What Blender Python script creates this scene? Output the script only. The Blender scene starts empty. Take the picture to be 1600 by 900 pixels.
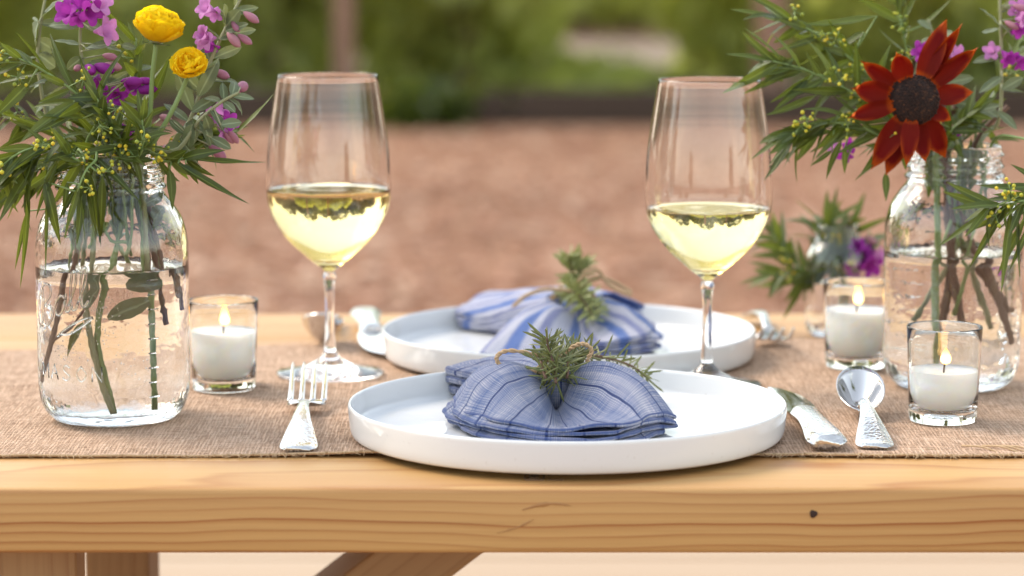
import bpy, bmesh, math, random
import numpy as np
from mathutils import Vector, Matrix, Quaternion, noise
random.seed(7); np.random.seed(7)
C = bpy.context.scene
COL = C.collection
R = math.radians
PI = math.pi

# ------------------------------------------------------------------ camera
CAM_Z, TAB = 1.088, 0.76          # eye height, table-top height
FPX = 4400.0                      # focal length in photo pixels (photo 1600 wide)
TILT = math.atan(600/FPX)
cam = bpy.data.cameras.new('camera')
cam_o = bpy.data.objects.new('camera', cam); COL.objects.link(cam_o)
cam_o.location = (0, 0, CAM_Z); cam_o.rotation_euler = (PI/2-TILT, 0, 0)
cam.sensor_width = 36; cam.lens = FPX/1600*36
cam.clip_start = .05; cam.clip_end = 500
cam.dof.use_dof = True; cam.dof.focus_distance = 1.725; cam.dof.aperture_fstop = 5.4
C.camera = cam_o
# ------------------------------------------------------------------ sky and sun (soft, from behind the table)
SUN_EL, SUN_ROT = R(44), R(-60)
W = bpy.data.worlds.new('World'); C.world = W; W.use_nodes = True
wt = W.node_tree; wt.nodes.clear()
sky = wt.nodes.new('ShaderNodeTexSky'); sky.sky_type = 'NISHITA'; sky.sun_disc = False
sky.sun_elevation = SUN_EL; sky.sun_rotation = SUN_ROT
sky.air_density = 1.9; sky.dust_density = .8; sky.ozone_density = 1.3
hs = wt.nodes.new('ShaderNodeHueSaturation'); hs.inputs['Saturation'].default_value = .45
bg = wt.nodes.new('ShaderNodeBackground'); bg.inputs['Strength'].default_value = .15
wo = wt.nodes.new('ShaderNodeOutputWorld')
wt.links.new(sky.outputs[0], hs.inputs['Color']); wt.links.new(hs.outputs[0], bg.inputs[0]); wt.links.new(bg.outputs[0], wo.inputs[0])
sl = bpy.data.lights.new('sun', 'SUN'); sl.energy = 1.5; sl.angle = R(30); sl.color = (1, .86, .69)
so = bpy.data.objects.new('sun', sl); COL.objects.link(so)
sd = Vector((math.sin(SUN_ROT)*math.cos(SUN_EL), math.cos(SUN_ROT)*math.cos(SUN_EL), math.sin(SUN_EL)))
so.rotation_euler = (-sd).to_track_quat('-Z', 'Y').to_euler()
# ------------------------------------------------------------------ exposure and sampling
vs = C.view_settings; C.display_settings.display_device = 'sRGB'
vs.view_transform = 'Standard'; vs.look = 'None'; vs.gamma = 1; vs.exposure = 1.24
C.render.engine = 'CYCLES'
cy = C.cycles
cy.use_denoising = True
cy.max_bounces = 20; cy.transmission_bounces = 18; cy.glossy_bounces = 6; cy.diffuse_bounces = 8; cy.transparent_max_bounces = 12
cy.blur_glossy = .5; cy.sample_clamp_indirect = 12

# ------------------------------------------------------------------ helpers
CR = Matrix.Rotation(PI/2-TILT, 3, 'X')
def ray(px, py): return (CR @ Vector(((px-800)/FPX, (450-py)/FPX, -1)))
def at(px, py, z=TAB):                       # photo pixel -> point on the level z
    d = ray(px, py); return Vector((0, 0, CAM_Z)) + d*((z-CAM_Z)/d.z)
def dep(px, py, Y):                          # photo pixel -> point at distance Y
    d = ray(px, py); return Vector((0, 0, CAM_Z)) + d*(Y/d.y)
def rnd(a, b): return random.uniform(a, b)
def lerp(a, b, t): return a+(b-a)*t

def me_new(name, verts, faces, mat=None, smooth=True, uvs=None, recalc=False):
    me = bpy.data.meshes.new(name)
    me.from_pydata([tuple(v) for v in verts], [], faces)
    if recalc:
        bm = bmesh.new(); bm.from_mesh(me); bmesh.ops.recalc_face_normals(bm, faces=bm.faces); bm.to_mesh(me); bm.free()
    if uvs is not None:
        ul = me.uv_layers.new(name='UVMap')
        vi = np.empty(len(me.loops), dtype=np.int32); me.loops.foreach_get('vertex_index', vi)
        ul.data.foreach_set('uv', np.asarray(uvs, dtype=np.float32)[vi].ravel())
    if smooth: me.polygons.foreach_set('use_smooth', [True]*len(me.polygons))
    if mat: me.materials.append(mat)
    me.update(); return me
def ob(name, me, parent=None, loc=None, M=None):
    o = bpy.data.objects.new(name, me); COL.objects.link(o)
    if parent: o.parent = parent
    if M is not None: o.matrix_basis = M
    elif loc is not None: o.location = loc
    return o
def tag(o, label=None, cat=None, group=None, kind=None):
    if label: o['label'] = label
    if cat: o['category'] = cat
    if group: o['group'] = group
    if kind: o['kind'] = kind
    return o
def thing(name, label, cat, loc=(0, 0, 0), rz=0, group=None):
    o = bpy.data.objects.new(name, None); COL.objects.link(o); o.empty_display_size = .02
    o.location = loc; o.rotation_euler = (0, 0, rz)
    return tag(o, label, cat, group)
def copy_tree(o, parent=None):
    c = o.copy(); COL.objects.link(c)
    if parent: c.parent = parent
    for ch in list(o.children): copy_tree(ch, c)
    return c

class MB:                                    # collects geometry for ONE mesh
    def __init__(s): s.v = []; s.f = []; s.uv = []
    def add(s, v, f, uv=None):
        b = len(s.v); s.v += [tuple(p) for p in v]; s.f += [tuple(i+b for i in q) for q in f]
        s.uv += list(uv) if uv is not None else [(0, 0)]*len(v)
    def me(s, name, mat, smooth=True, recalc=False): return me_new(name, s.v, s.f, mat, smooth, s.uv, recalc)

def catmull(P, n):                           # n samples of a Catmull-Rom curve through P
    P = [np.array(p, float) for p in P]
    P = [2*P[0]-P[1]]+P+[2*P[-1]-P[-2]]
    m = len(P)-3; out = []
    for i in range(n):
        t = i/(n-1)*m; k = min(int(t), m-1); t -= k
        a, b, c, d = P[k:k+4]
        out.append(.5*((2*b)+(-a+c)*t+(2*a-5*b+4*c-d)*t*t+(-a+3*b-3*c+d)*t**3))
    return out
def lathe(prof, n=72, wob=None):
    v = []; f = []; uv = []; rings = []
    for j, (r, z) in enumerate(prof):
        if r < 1e-6: rings.append([len(v)]); v.append((0, 0, z)); uv.append((0, j/len(prof)))
        else:
            ring = []
            for i in range(n):
                a = 2*PI*i/n; rr = r*(wob(a, j) if wob else 1)
                ring.append(len(v)); v.append((rr*math.cos(a), rr*math.sin(a), z)); uv.append((i/n, j/len(prof)))
            rings.append(ring)
    for A, B in zip(rings, rings[1:]):
        if len(A) == 1 and len(B) == 1: continue
        for i in range(n):
            k = (i+1) % n
            if len(A) == 1: f.append((A[0], B[k], B[i]))
            elif len(B) == 1: f.append((A[i], A[k], B[0]))
            else: f.append((A[i], A[k], B[k], B[i]))
    return v, f, uv
def smooth_prof(P, n): return [(max(0, p[0]), p[1]) for p in catmull(P, n)]
def tube(P, rad, n=8, cap=True, closed=False):
    P = [Vector(p) for p in P]; m = len(P); v = []; f = []; uv = []
    rr = rad if hasattr(rad, '__len__') else [rad]*m
    T = [(P[min(i+1, m-1)]-P[max(i-1, 0)]).normalized() for i in range(m)]
    if closed: T = [(P[(i+1) % m]-P[i-1]).normalized() for i in range(m)]
    up = Vector((0, 0, 1)) if abs(T[0].z) < .9 else Vector((0, 1, 0))
    N = (up-T[0]*up.dot(T[0])).normalized(); L = 0
    for i in range(m):
        if i:
            N = (N-T[i]*N.dot(T[i])); N = N.normalized() if N.length > 1e-6 else T[i].orthogonal().normalized(); L += (P[i]-P[i-1]).length
        B = T[i].cross(N)
        for k in range(n):
            a = 2*PI*k/n; v.append(P[i]+(N*math.cos(a)+B*math.sin(a))*rr[i]); uv.append((k/n, L))
    rg = range(m) if closed else range(m-1)
    for i in rg:
        for k in range(n):
            a = i*n+k; b = i*n+(k+1) % n; i2 = (i+1) % m; f.append((a, b, i2*n+(k+1) % n, i2*n+k))
    if cap and not closed: f.append(tuple(range(n-1, -1, -1))); f.append(tuple(range((m-1)*n, m*n)))
    return v, f, uv
def box(x0, x1, y0, y1, z0, z1, bev=.003, seg=2, jit=0):
    bm = bmesh.new(); bmesh.ops.create_cube(bm, size=1)
    for q in bm.verts: q.co = Vector((lerp(x0, x1, q.co.x+.5), lerp(y0, y1, q.co.y+.5), lerp(z0, z1, q.co.z+.5)))
    if bev: bmesh.ops.bevel(bm, geom=list(bm.edges), offset=bev, segments=seg, affect='EDGES', profile=.5)
    bm.verts.ensure_lookup_table()
    v = [q.co.copy() for q in bm.verts]; f = [[q.index for q in fc.verts] for fc in bm.faces]; bm.free()
    return v, f
def blob(c, r, sub=1):
    bm = bmesh.new(); bmesh.ops.create_icosphere(bm, subdivisions=sub, radius=1)
    r = r if hasattr(r, '__len__') else (r, r, r)
    v = [Vector((q.co.x*r[0]+c[0], q.co.y*r[1]+c[1], q.co.z*r[2]+c[2])) for q in bm.verts]
    f = [[q.index for q in fc.verts] for fc in bm.faces]; bm.free(); return v, f

# ------------------------------------------------------------------ materials
class NT:
    def __init__(s, name):
        s.m = bpy.data.materials.new(name); s.m.use_nodes = True; s.t = s.m.node_tree; s.t.nodes.clear()
        s.out = s.t.nodes.new('ShaderNodeOutputMaterial')
    def n(s, typ, _p={}, **k):
        nd = s.t.nodes.new('ShaderNode'+typ)
        for a, b in _p.items(): setattr(nd, a, b)
        for a, b in k.items():
            key = int(a[1:]) if a[0] == 'i' and a[1:].isdigit() else a.replace('_', ' ')
            s.set(nd.inputs[key], b)
        return nd
    def set(s, inp, b):
        if isinstance(b, bpy.types.Node): b = b.outputs[0]
        if isinstance(b, bpy.types.NodeSocket): s.t.links.new(b, inp)
        else:
            if inp.type == 'RGBA' and len(b) == 3: b = (*b, 1)
            inp.default_value = b
    def math(s, op, a, b=0., c=0.): return s.n('Math', {'operation': op}, i0=a, i1=b, i2=c)
    def mix(s, fac, a, b, typ='MIX'):
        nd = s.t.nodes.new('ShaderNodeMix'); nd.data_type = 'RGBA'; nd.blend_type = typ
        s.set(nd.inputs[0], fac); s.set(nd.inputs[6], a); s.set(nd.inputs[7], b); return nd.outputs[2]
    def ramp(s, fac, stops, interp='LINEAR'):
        nd = s.n('ValToRGB', i0=fac); cr = nd.color_ramp; cr.interpolation = interp
        while len(cr.elements) < len(stops): cr.elements.new(.5)
        for e, (p, c) in zip(cr.elements, stops):
            e.position = p; e.color = (*c, 1) if hasattr(c, '__len__') else (c, c, c, 1)
        return nd.outputs[0]
    def noise(s, vec, scale, detail=3, rough=.5, dist=0): return s.n('TexNoise', Vector=vec, Scale=scale, Detail=detail, Roughness=rough, Distortion=dist)
    def mapv(s, vec, scale=(1, 1, 1), loc=(0, 0, 0)): return s.n('Mapping', Vector=vec, Scale=scale, Location=loc)
    def obj(s): return s.n('TexCoord').outputs['Object']
    def uv(s): return s.n('TexCoord').outputs['UV']
    def rand(s): return s.n('ObjectInfo').outputs['Random']
    def bump(s, h, st, dist): return s.n('Bump', Height=h, Strength=st, Distance=dist)
    def end(s, sh): s.t.links.new(sh.outputs[0], s.out.inputs[0]); return s.m
def pbr(T, base, rough=.5, bump=None, **k):
    p = T.n('BsdfPrincipled', Base_Color=base, Roughness=rough, **k)
    if bump is not None: T.set(p.inputs['Normal'], bump)
    return p
def simple(name, base, rough=.5, **k):
    T = NT(name); return T.end(pbr(T, base, rough, **k))

def m_glass(name, tint=(1, 1, 1), ior=1.5, rough=0, wavy=0, sc=60):
    T = NT(name); b = None
    if wavy: b = T.bump(T.noise(T.obj(), sc, 2), wavy, .002)
    return T.end(pbr(T, tint, rough, b, IOR=ior, Transmission_Weight=1.))
M_jar = m_glass('jar_glass', (.985, .995, .99), 1.5, 0, .25, 70)
M_crystal = m_glass('crystal', (1, 1, 1), 1.5)
M_votive = m_glass('votive_glass', (.98, .99, .975), 1.5, 0, .1, 50)
M_water = m_glass('water', (1, 1, 1), 1.333)
M_wine = m_glass('white_wine', (.97, .83, .42), 1.345)
M_bubble = m_glass('air_bubble', (1, 1, 1), .75)

def m_wood(name, pale, dark, line=.55, freq=130, axis_off=(0, .02, -.09), streak=.5, rough=.42, along='X', spec=.5):
    T = NT(name); o = T.obj(); r = T.rand()
    sh = T.n('CombineXYZ', X=T.math('MULTIPLY', r, 7.3), Y=T.math('MULTIPLY', r, .05), Z=T.math('MULTIPLY', r, .05))
    p = T.n('VectorMath', {'operation': 'ADD'}, i0=o, i1=sh)
    st = {'X': (.22, 1, 1), 'Z': (1, 1, .22)}[along]
    pv = T.mapv(p, st)
    wob = T.noise(pv, 9, 2, .5)
    wob2 = T.noise(T.mapv(p, {'X': (2.2, 7, 7), 'Z': (7, 7, 2.2)}[along]), 2.2, 2)
    q = T.mapv(p, {'X': (0, 1, 1), 'Z': (1, 1, 0)}[along], axis_off)
    ln = T.n('VectorMath', {'operation': 'LENGTH'}, i0=q).outputs['Value']
    rr = T.math('ADD', ln, T.math('ADD', T.math('MULTIPLY', wob, .030), T.math('MULTIPLY', wob2, .016)))
    fr = T.math('FRACT', T.math('MULTIPLY', rr, freq))
    amp = T.n('TexWhiteNoise', {'noise_dimensions': '1D'}, W=T.math('FLOOR', T.math('MULTIPLY', rr, freq))).outputs['Value']
    ring = T.ramp(fr, [(0, 0), (.4, .06), (.72, .40), (.88, 1), (.95, .5), (1, 0)])
    ring = T.math('MULTIPLY', ring, T.math('ADD', T.math('MULTIPLY', amp, .75), .25))
    big = T.noise(T.mapv(p, {'X': (.5, 5, 5), 'Z': (5, 5, .5)}[along]), 3.2, 3)
    lw = T.math('MULTIPLY', ring, T.math('MULTIPLY', T.ramp(big, [(.32, .35), (.68, 1.)]), line))
    fib = T.noise(T.mapv(p, {'X': (6, 420, 420), 'Z': (420, 420, 6)}[along]), 1, 3, .6)
    c = T.mix(T.ramp(big, [(.3, 0), (.75, 1)]), pale, tuple(lerp(a, b, .38) for a, b in zip(pale, dark)))
    c = T.mix(lw, c, dark)
    c = T.mix(T.math('MULTIPLY', T.ramp(fib, [(.45, 0), (.75, 1)]), .30*streak), c, tuple(x*.55 for x in dark))
    h = T.math('ADD', T.math('MULTIPLY', ring, .35), T.math('MULTIPLY', fib, .5))
    return T, c, h, rough
PALE, DARK = (.56, .335, .125), (.29, .09, .016)
PY0 = (CAM_Z-TAB)/math.tan(TILT+math.atan((763-450)/FPX))
T, c, h, ro = m_wood('pine', PALE, DARK, line=1.7, freq=150, axis_off=(0, -PY0-.06, -TAB+.21))
M_pine = T.end(pbr(T, c, T.ramp(h, [(.1, .45), (.7, .6)]), T.bump(h, .3, .0012), Specular_IOR_Level=.45))
T, c, h, ro = m_wood('pine_leg', (.42, .28, .14), (.22, .10, .04), along='Z', freq=95)
M_leg = T.end(pbr(T, c, .6, T.bump(h, .3, .001)))
T, c, h, ro = m_wood('bench_pine', (.44, .32, .215), (.36, .22, .12), line=.3)
M_bench = T.end(pbr(T, c, .6, T.bump(h, .2, .001), Specular_IOR_Level=.3))
T, c, h, ro = m_wood('weathered_timber', (.07, .045, .03), (.03, .018, .012))
M_timber = T.end(pbr(T, c, .85))
T, c, h, ro = m_wood('post_wood', (.30, .175, .12), (.20, .105, .07), along='Z')
M_post = T.end(pbr(T, c, .8))

# burlap: two crossing sets of uneven threads with gaps
T = NT('burlap'); o = T.obj()
nz = T.noise(o, 60, 2); sep = T.n('SeparateXYZ', Vector=o)
def thread(coord, k, other):
    j = T.math('MULTIPLY', T.noise(T.mapv(o, (4, 60, 1) if other == 'x' else (60, 4, 1)), 14, 3), 6.5)
    return T.math('ABSOLUTE', T.math('SINE', T.math('ADD', T.math('MULTIPLY', coord, k), j)))
KX, KY = PI/.0023, PI/.0026
tx = thread(sep.outputs['X'], KX, 'y'); ty = thread(sep.outputs['Y'], KY, 'x')
ck = T.math('GREATER_THAN', T.math('MULTIPLY', T.math('SINE', T.math('MULTIPLY', sep.outputs['X'], KX)), T.math('SINE', T.math('MULTIPLY', sep.outputs['Y'], KY))), 0)
hh = T.math('MAXIMUM', T.math('MULTIPLY', tx, T.math('ADD', T.math('MULTIPLY', ck, .35), .65)), T.math('MULTIPLY', ty, T.math('SUBTRACT', 1., T.math('MULTIPLY', ck, .35))))
slub = T.noise(T.mapv(o, (1, 5, 1)), 50, 4, .65); slub2 = T.noise(T.mapv(o, (9, 1, 1)), 42, 3, .6); blot = T.noise(o, 7, 3)
tone = T.math('ADD', T.math('MULTIPLY', slub, .5), T.math('MULTIPLY', slub2, .5))
c = T.ramp(tone, [(.32, (.50, .32, .21)), (.5, (.67, .46, .325)), (.68, (.80, .60, .45))])
c = T.mix(T.ramp(hh, [(.45, .75), (.8, 0)]), c, (.22, .12, .065))
c = T.mix(T.math('MULTIPLY', blot, .35), c, (.57, .37, .255))
M_burlap = T.end(pbr(T, c, .92, T.bump(hh, .9, .0016), Specular_IOR_Level=.15))
T = NT('jute'); n1 = T.noise(T.obj(), 900, 2)
M_jute = T.end(pbr(T, T.mix(n1, (.30, .19, .10), (.60, .43, .26)), .9, T.bump(n1, .5, .0006)))

# glazed stoneware
T = NT('white_glaze'); o = T.obj()
n1 = T.noise(o, 26, 3); sp = T.noise(o, 420, 1)
c = T.mix(T.ramp(sp, [(.70, 0), (.78, .22)]), (.72, .725, .73), (.45, .40, .36))
M_glaze = T.end(pbr(T, c, T.ramp(n1, [(.3, .03), (.7, .07)]), T.bump(n1, .10, .004), IOR=1.52))
# silver cutlery
T = NT('polished_silver'); M_silver = T.end(pbr(T, (.64, .62, .60), T.ramp(T.noise(T.obj(), 90, 2), [(.3, .06), (.7, .12)]), Metallic=1.))
T = NT('hammered_silver'); o = T.obj()
vo = T.n('TexVoronoi', {'feature': 'SMOOTH_F1'}, Vector=T.mapv(o, (1, .8, 1)), Scale=560, Smoothness=.5)
M_hammer = T.end(pbr(T, (.66, .645, .625), .19, T.bump(vo.outputs['Distance'], .30, .0008), Metallic=1.))
# linen (uv in metres of cloth)
def m_linen(name, wide):
    T = NT(name); u = T.uv(); s = T.n('SeparateXYZ', Vector=u); U, V = s.outputs['X'], s.outputs['Y']
    vf = T.math('MULTIPLY', T.math('FRACT', T.math('MULTIPLY', V, 1/.13)), .13)
    hemm = T.math('LESS_THAN', T.math('ABSOLUTE', T.math('SUBTRACT', vf, .0856)), .0009)
    wu = T.noise(T.mapv(u, (1500, 16, 1)), 1, 2, .6); wv = T.noise(T.mapv(u, (16, 1500, 1)), 1, 2, .6)
    blot = T.noise(u, 28, 2); fine = T.math('ADD', T.math('MULTIPLY', wu, .5), T.math('MULTIPLY', wv, .5))
    th = T.math('MINIMUM', T.math('ABSOLUTE', T.math('SINE', T.math('MULTIPLY', U, PI/.0021))), T.math('ABSOLUTE', T.math('SINE', T.math('MULTIPLY', V, PI/.0021))))
    if wide:
        w = T.math('FRACT', T.math('ADD', T.math('MULTIPLY', U, 15.), T.math('MULTIPLY', blot, .1)))
        base = T.ramp(w, [(0, (.76, .74, .78)), (.24, (.76, .74, .78)), (.34, (.15, .24, .56)), (.52, (.17, .26, .55)), (.60, (.78, .75, .79)), (.73, (.76, .74, .78)), (.79, (.36, .36, .54)), (.92, (.36, .36, .54)), (1, (.76, .74, .78))])
        c = T.mix(T.ramp(fine, [(.35, .35), (.6, 0)]), base, (.07, .12, .34))
    else:
        band = T.math('FRACT', T.math('MULTIPLY', U, 29.))
        warp = T.noise(T.mapv(u, (60, 2, 1)), 1, 2)
        c = T.ramp(T.math('ADD', T.math('MULTIPLY', fine, .72), T.math('MULTIPLY', warp, .28)), [(.36, (.05, .09, .23)), (.45, (.17, .215, .36)), (.54, (.42, .42, .49)), (.67, (.76, .72, .72))])
        line = T.ramp(T.math('ABSOLUTE', T.math('SUBTRACT', band, .5)), [(.0, 1), (.026, 1), (.042, 0)])
        c = T.mix(T.math('MULTIPLY', line, .93), c, (.018, .03, .12))
    c = T.mix(T.ramp(th, [(.14, .75), (.5, 0)]), c, (.04, .075, .21))
    c = T.mix(T.math('MULTIPLY', hemm, .6), c, (.045, .075, .22))
    p = pbr(T, c, .9, T.bump(T.math('ADD', th, fine), .45, .0007), Specular_IOR_Level=.15, Sheen_Weight=.15)
    tr = T.n('BsdfTranslucent', Color=T.mix(.5, c, (.2, .35, .8)))
    return T.end(T.n('MixShader', Fac=.22, i1=p, i2=tr))
M_linen = m_linen('gauzy_linen', False); M_linen_w = m_linen('banded_linen', True)

def m_leaf(name, a, b, trans=.35, rough=.42, vein=True, under=None):
    T = NT(name); r = T.rand(); u = T.uv(); s = T.n('SeparateXYZ', Vector=u)
    n1 = T.noise(T.obj(), 9, 2)
    f = T.math('ADD', T.math('MULTIPLY', r, .75), T.math('MULTIPLY', n1, .25))
    c = T.mix(f, a, b)
    if vein:
        mid = T.ramp(T.math('ABSOLUTE', T.math('SUBTRACT', s.outputs['X'], .5)), [(0, .7), (.10, 0)])
        c = T.mix(mid, c, tuple(min(1, x*2.2+.02) for x in b))
    if under: c = T.mix(T.n('NewGeometry').outputs['Backfacing'], c, under)
    bp = T.bump(T.noise(T.mapv(u, (14, 3, 1)), 2, 2), .3, .0008)
    p = pbr(T, c, rough, bp, Specular_IOR_Level=.45)
    tr = T.n('BsdfTranslucent', Color=T.mix(.6, c, tuple(min(1, x*2.5) for x in (b[0]*1.2, b[1], b[2]*.4))))
    return T.end(T.n('MixShader', Fac=trans, i1=p, i2=tr))
M_willow = m_leaf('willow_leaf', (.017, .038, .009), (.090, .128, .023), .40, .36)
M_grey = m_leaf('grey_leaf', (.06, .092, .052), (.15, .19, .115), .25, .6)
M_bush_d = m_leaf('bush_dark', (.32, .38, .14), (.39, .45, .18), .62, .55, False)
M_bush_m = m_leaf('bush_mid', (.37, .43, .16), (.44, .50, .20), .62, .55, False)
M_bush_l = m_leaf('bush_light', (.40, .45, .14), (.47, .52, .18), .62, .55, False)
M_rosem = m_leaf('rosemary_leaf', (.055, .075, .022), (.16, .175, .065), .12, .42)
M_gstem = simple('green_stem', (.18, .26, .08), .5)
M_bstem = simple('brown_twig', (.13, .07, .045), .7)
M_olive = simple('olive_stem', (.26, .27, .14), .55)
T = NT('bud_yellow'); M_bud = T.end(pbr(T, T.ramp(T.n('NewGeometry').outputs['Random Per Island'], [(0, (.20, .27, .03)), (.4, (.38, .40, .03)), (.75, (.58, .50, .03)), (1, (.66, .45, .02))]), .6))
def m_petal(name, a, b, tip=None, trans=.4, rough=.5):
    T = NT(name); u = T.uv(); s = T.n('SeparateXYZ', Vector=u); f = T.noise(T.mapv(u, (9, 1.2, 1)), 2, 3)
    c = T.mix(T.math('ADD', T.math('MULTIPLY', f, .6), T.math('MULTIPLY', T.rand(), .4)), a, b)
    if tip:
        ed = T.math('ABSOLUTE', T.math('SUBTRACT', s.outputs['X'], .5))
        v = s.outputs['Y']
        m = T.math('MAXIMUM', T.ramp(v, [(.0, 1), (.16, .05), (.72, .0), (1, 1)]), T.math('MULTIPLY', T.ramp(ed, [(.22, 0), (.5, 1)]), T.ramp(v, [(.35, .0), (.95, .85)])))
        c = T.mix(T.math('MULTIPLY', m, T.ramp(f, [(.25, .5), (.6, 1)])), c, tip)
    p = pbr(T, c, rough, T.bump(T.noise(T.mapv(u, (26, 1, 1)), 2, 2), .25, .001), Specular_IOR_Level=.15)
    tr = T.n('BsdfTranslucent', Color=c)
    return T.end(T.n('MixShader', Fac=trans, i1=p, i2=tr))
M_yellow = m_petal('yellow_petal', (.93, .68, .008), (.95, .76, .015), None, .5)
M_orange = m_petal('amber_petal', (.95, .68, .015), (.97, .80, .03), None, .45)
M_red = m_petal('dark_red_petal', (.10, .0012, .001), (.17, .002, .001), (.70, .13, .006), .26, .6)
M_purple = m_petal('magenta_petal', (.27, .02, .27), (.44, .06, .42), None, .4)
M_lilac = m_petal('lilac_petal', (.50, .17, .46), (.62, .28, .56), None, .4)
M_pinkbud = m_petal('pink_bud', (.40, .14, .26), (.55, .30, .30), None, .3)
T = NT('seed_disc'); n1 = T.noise(T.obj(), 500, 2)
M_disc = T.end(pbr(T, T.ramp(n1, [(.35, (.012, .005, .004)), (.6, (.035, .013, .008)), (.74, (.16, .06, .02))]), .75))
# candle
T = NT('wax'); M_wax = T.end(pbr(T, (.95, .93, .89), .45, None, Subsurface_Weight=.9, Subsurface_Radius=(.028, .022, .016), Subsurface_Scale=1.))
M_wick = simple('wick', (.02, .015, .012), .9)
T = NT('flame'); s = T.n('SeparateXYZ', Vector=T.n('TexCoord').outputs['Generated'])
M_flame = T.end(T.n('Emission', Color=T.ramp(s.outputs['Z'], [(0, (1, .42, .10)), (.3, (1, .62, .22)), (.7, (1, .50, .11)), (1, (1, .24, .03))]), Strength=3.4))
M_ink = simple('stamp_ink', (.17, .095, .055), .7)
M_knot = simple('knot_wood', (.035, .016, .01), .8)
T = NT('resin_scar'); n1 = T.noise(T.mapv(T.obj(), (40, 200, 200)), 1, 3); M_scar = T.end(pbr(T, T.mix(n1, (.46, .24, .08), (.24, .10, .03)), .5))

# ================================================================== SETTING
# gravel ground, large enough to reach the horizon
T = NT('gravel'); o = T.obj()
n1 = T.noise(o, 1.1, 4, .6); n2 = T.noise(o, 9, 4, .65); n3 = T.n('TexVoronoi', Vector=o, Scale=46.)
c = T.ramp(n2, [(.30, (.29, .145, .085)), (.5, (.39, .21, .13)), (.70, (.47, .275, .18))])
c = T.mix(T.ramp(n1, [(.38, .0), (.68, .55)]), c, (.37, .225, .145))
n4 = T.noise(o, .55, 3, .6)
c = T.mix(T.ramp(n4, [(.40, .55), (.58, 0)]), c, (.22, .115, .07))
c = T.mix(T.ramp(n3.outputs['Color'], [(.25, .6), (.5, 0)]), c, (.19, .09, .05))
M_gravel = T.end(pbr(T, c, .95, T.bump(n3.outputs['Distance'], .8, .02), Specular_IOR_Level=.1))
N = 40; v = []; f = []
xs = np.linspace(-220, 220, N+1)
for yy in xs:
    for xx in xs: v.append((xx, yy, 0))
for j in range(N):
    for i in range(N):
        a = j*(N+1)+i; f.append((a, a+1, a+N+2, a+N+1))
tag(ob('ground', me_new('ground', v, f, M_gravel)), kind='structure')
T = NT('sandy_path'); n1 = T.noise(T.obj(), 3, 3)
M_sand = T.end(pbr(T, T.mix(n1, (.21, .16, .11), (.27, .205, .145)), .95))
v, f = box(-9, 9, 17.9, 22.6, -.02, .006, 0); tag(ob('sandy_path', me_new('path', v, f, M_sand, False)), kind='structure')
T = NT('soil'); M_soil = T.end(pbr(T, T.mix(T.noise(T.obj(), 8, 3), (.045, .03, .02), (.10, .07, .05)), .95))
v, f = box(-9, 9, 14.05, 17.9, -.02, .05, 0); tag(ob('planting_soil', me_new('soil', v, f, M_soil, False)), kind='structure')
# wood chips strewn over the gravel
mb = MB(); chips = []
for i in range(7000):
    y = 5.2+8.5*random.random()**1.2; x = rnd(-.24, .24)*y; L = rnd(.012, .04); w = L*rnd(.35, .7); a = rnd(0, PI); z = rnd(.002, .012)
    ca, sa = math.cos(a), math.sin(a); t = rnd(-.25, .25)
    pts = [(-L, -w*.7), (L*.7, -w), (L, w*.6), (-L*.8, w)]
    top = [(x+p*ca-q*sa, y+p*sa+q*ca, z+.006+t*p) for p, q in pts]; bot = [(x+(p*ca-q*sa)*1.1, y+(p*sa+q*ca)*1.1, -.004) for p, q in pts]
    mb.add(top+bot, [(0, 1, 2, 3), (0, 4, 5, 1), (1, 5, 6, 2), (2, 6, 7, 3), (3, 7, 4, 0)])
T = NT('wood_chip'); g = T.n('NewGeometry').outputs['Random Per Island']
M_chip = T.end(pbr(T, T.ramp(g, [(0, (.26, .12, .067)), (.4, (.37, .19, .115)), (.75, (.44, .25, .16)), (1, (.60, .42, .30))]), .85))
tag(ob('wood_chips', mb.me('wood_chips', M_chip, False)), 'reddish wood chips and stones scattered over the gravel', kind='stuff')

# timber edging of the planting bed, in separate timbers
edge = thing('timber_edging', 'dark timber edging along the planting bed beyond the gravel', 'edging', (0, 14.0, 0))
xx = -6.4
while xx < 6.4:
    L = rnd(1.6, 2.4); v, f = box(xx, xx+L-.02, -.06+rnd(-.015, .015), .06, 0, .17+rnd(-.02, .02), .012)
    ob('timber', me_new('timber', v, f, M_timber, False), edge); xx += L

# leafy plants behind the gravel
def leaf_cloud(name, mat, lobes, n, size, seed):
    rs = np.random.RandomState(seed); v = []; f = []; uv = []
    for i in range(n):
        cx, cy, cz, rx, rz = lobes[rs.randint(len(lobes))]
        d = rs.normal(size=3); d /= np.linalg.norm(d); rr = rs.uniform(.55, 1.05)
        p = np.array((cx, cy, cz))+d*np.array((rx, rx, rz))*rr
        if p[2] < .03: p[2] = rs.uniform(.03, .2)
        t = rs.normal(size=3)+d*.7; t /= np.linalg.norm(t); b = np.cross(t, rs.normal(size=3)); b /= np.linalg.norm(b)
        L = size*rs.uniform(.6, 1.4); w = L*.32
        k = len(v); v += [p, p+t*L*.5+b*w, p+t*L, p+t*L*.5-b*w]; f.append((k, k+1, k+2, k+3)); uv += [(.5, 0), (1, .5), (.5, 1), (0, .5)]
    return me_new(name, v, f, mat, False, uv)
def lobes_for(h, w, k, seed):
    rs = random.Random(seed); L = []
    for i in range(k):
        z = h*rs.uniform(.18, .88); s = (1-.45*z/h)
        L.append((rs.uniform(-w, w)*.5*s, rs.uniform(-w, w)*.4*s, z, w*rs.uniform(.22, .42), h*rs.uniform(.10, .2)))
    return L
BUSH = {}
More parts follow.
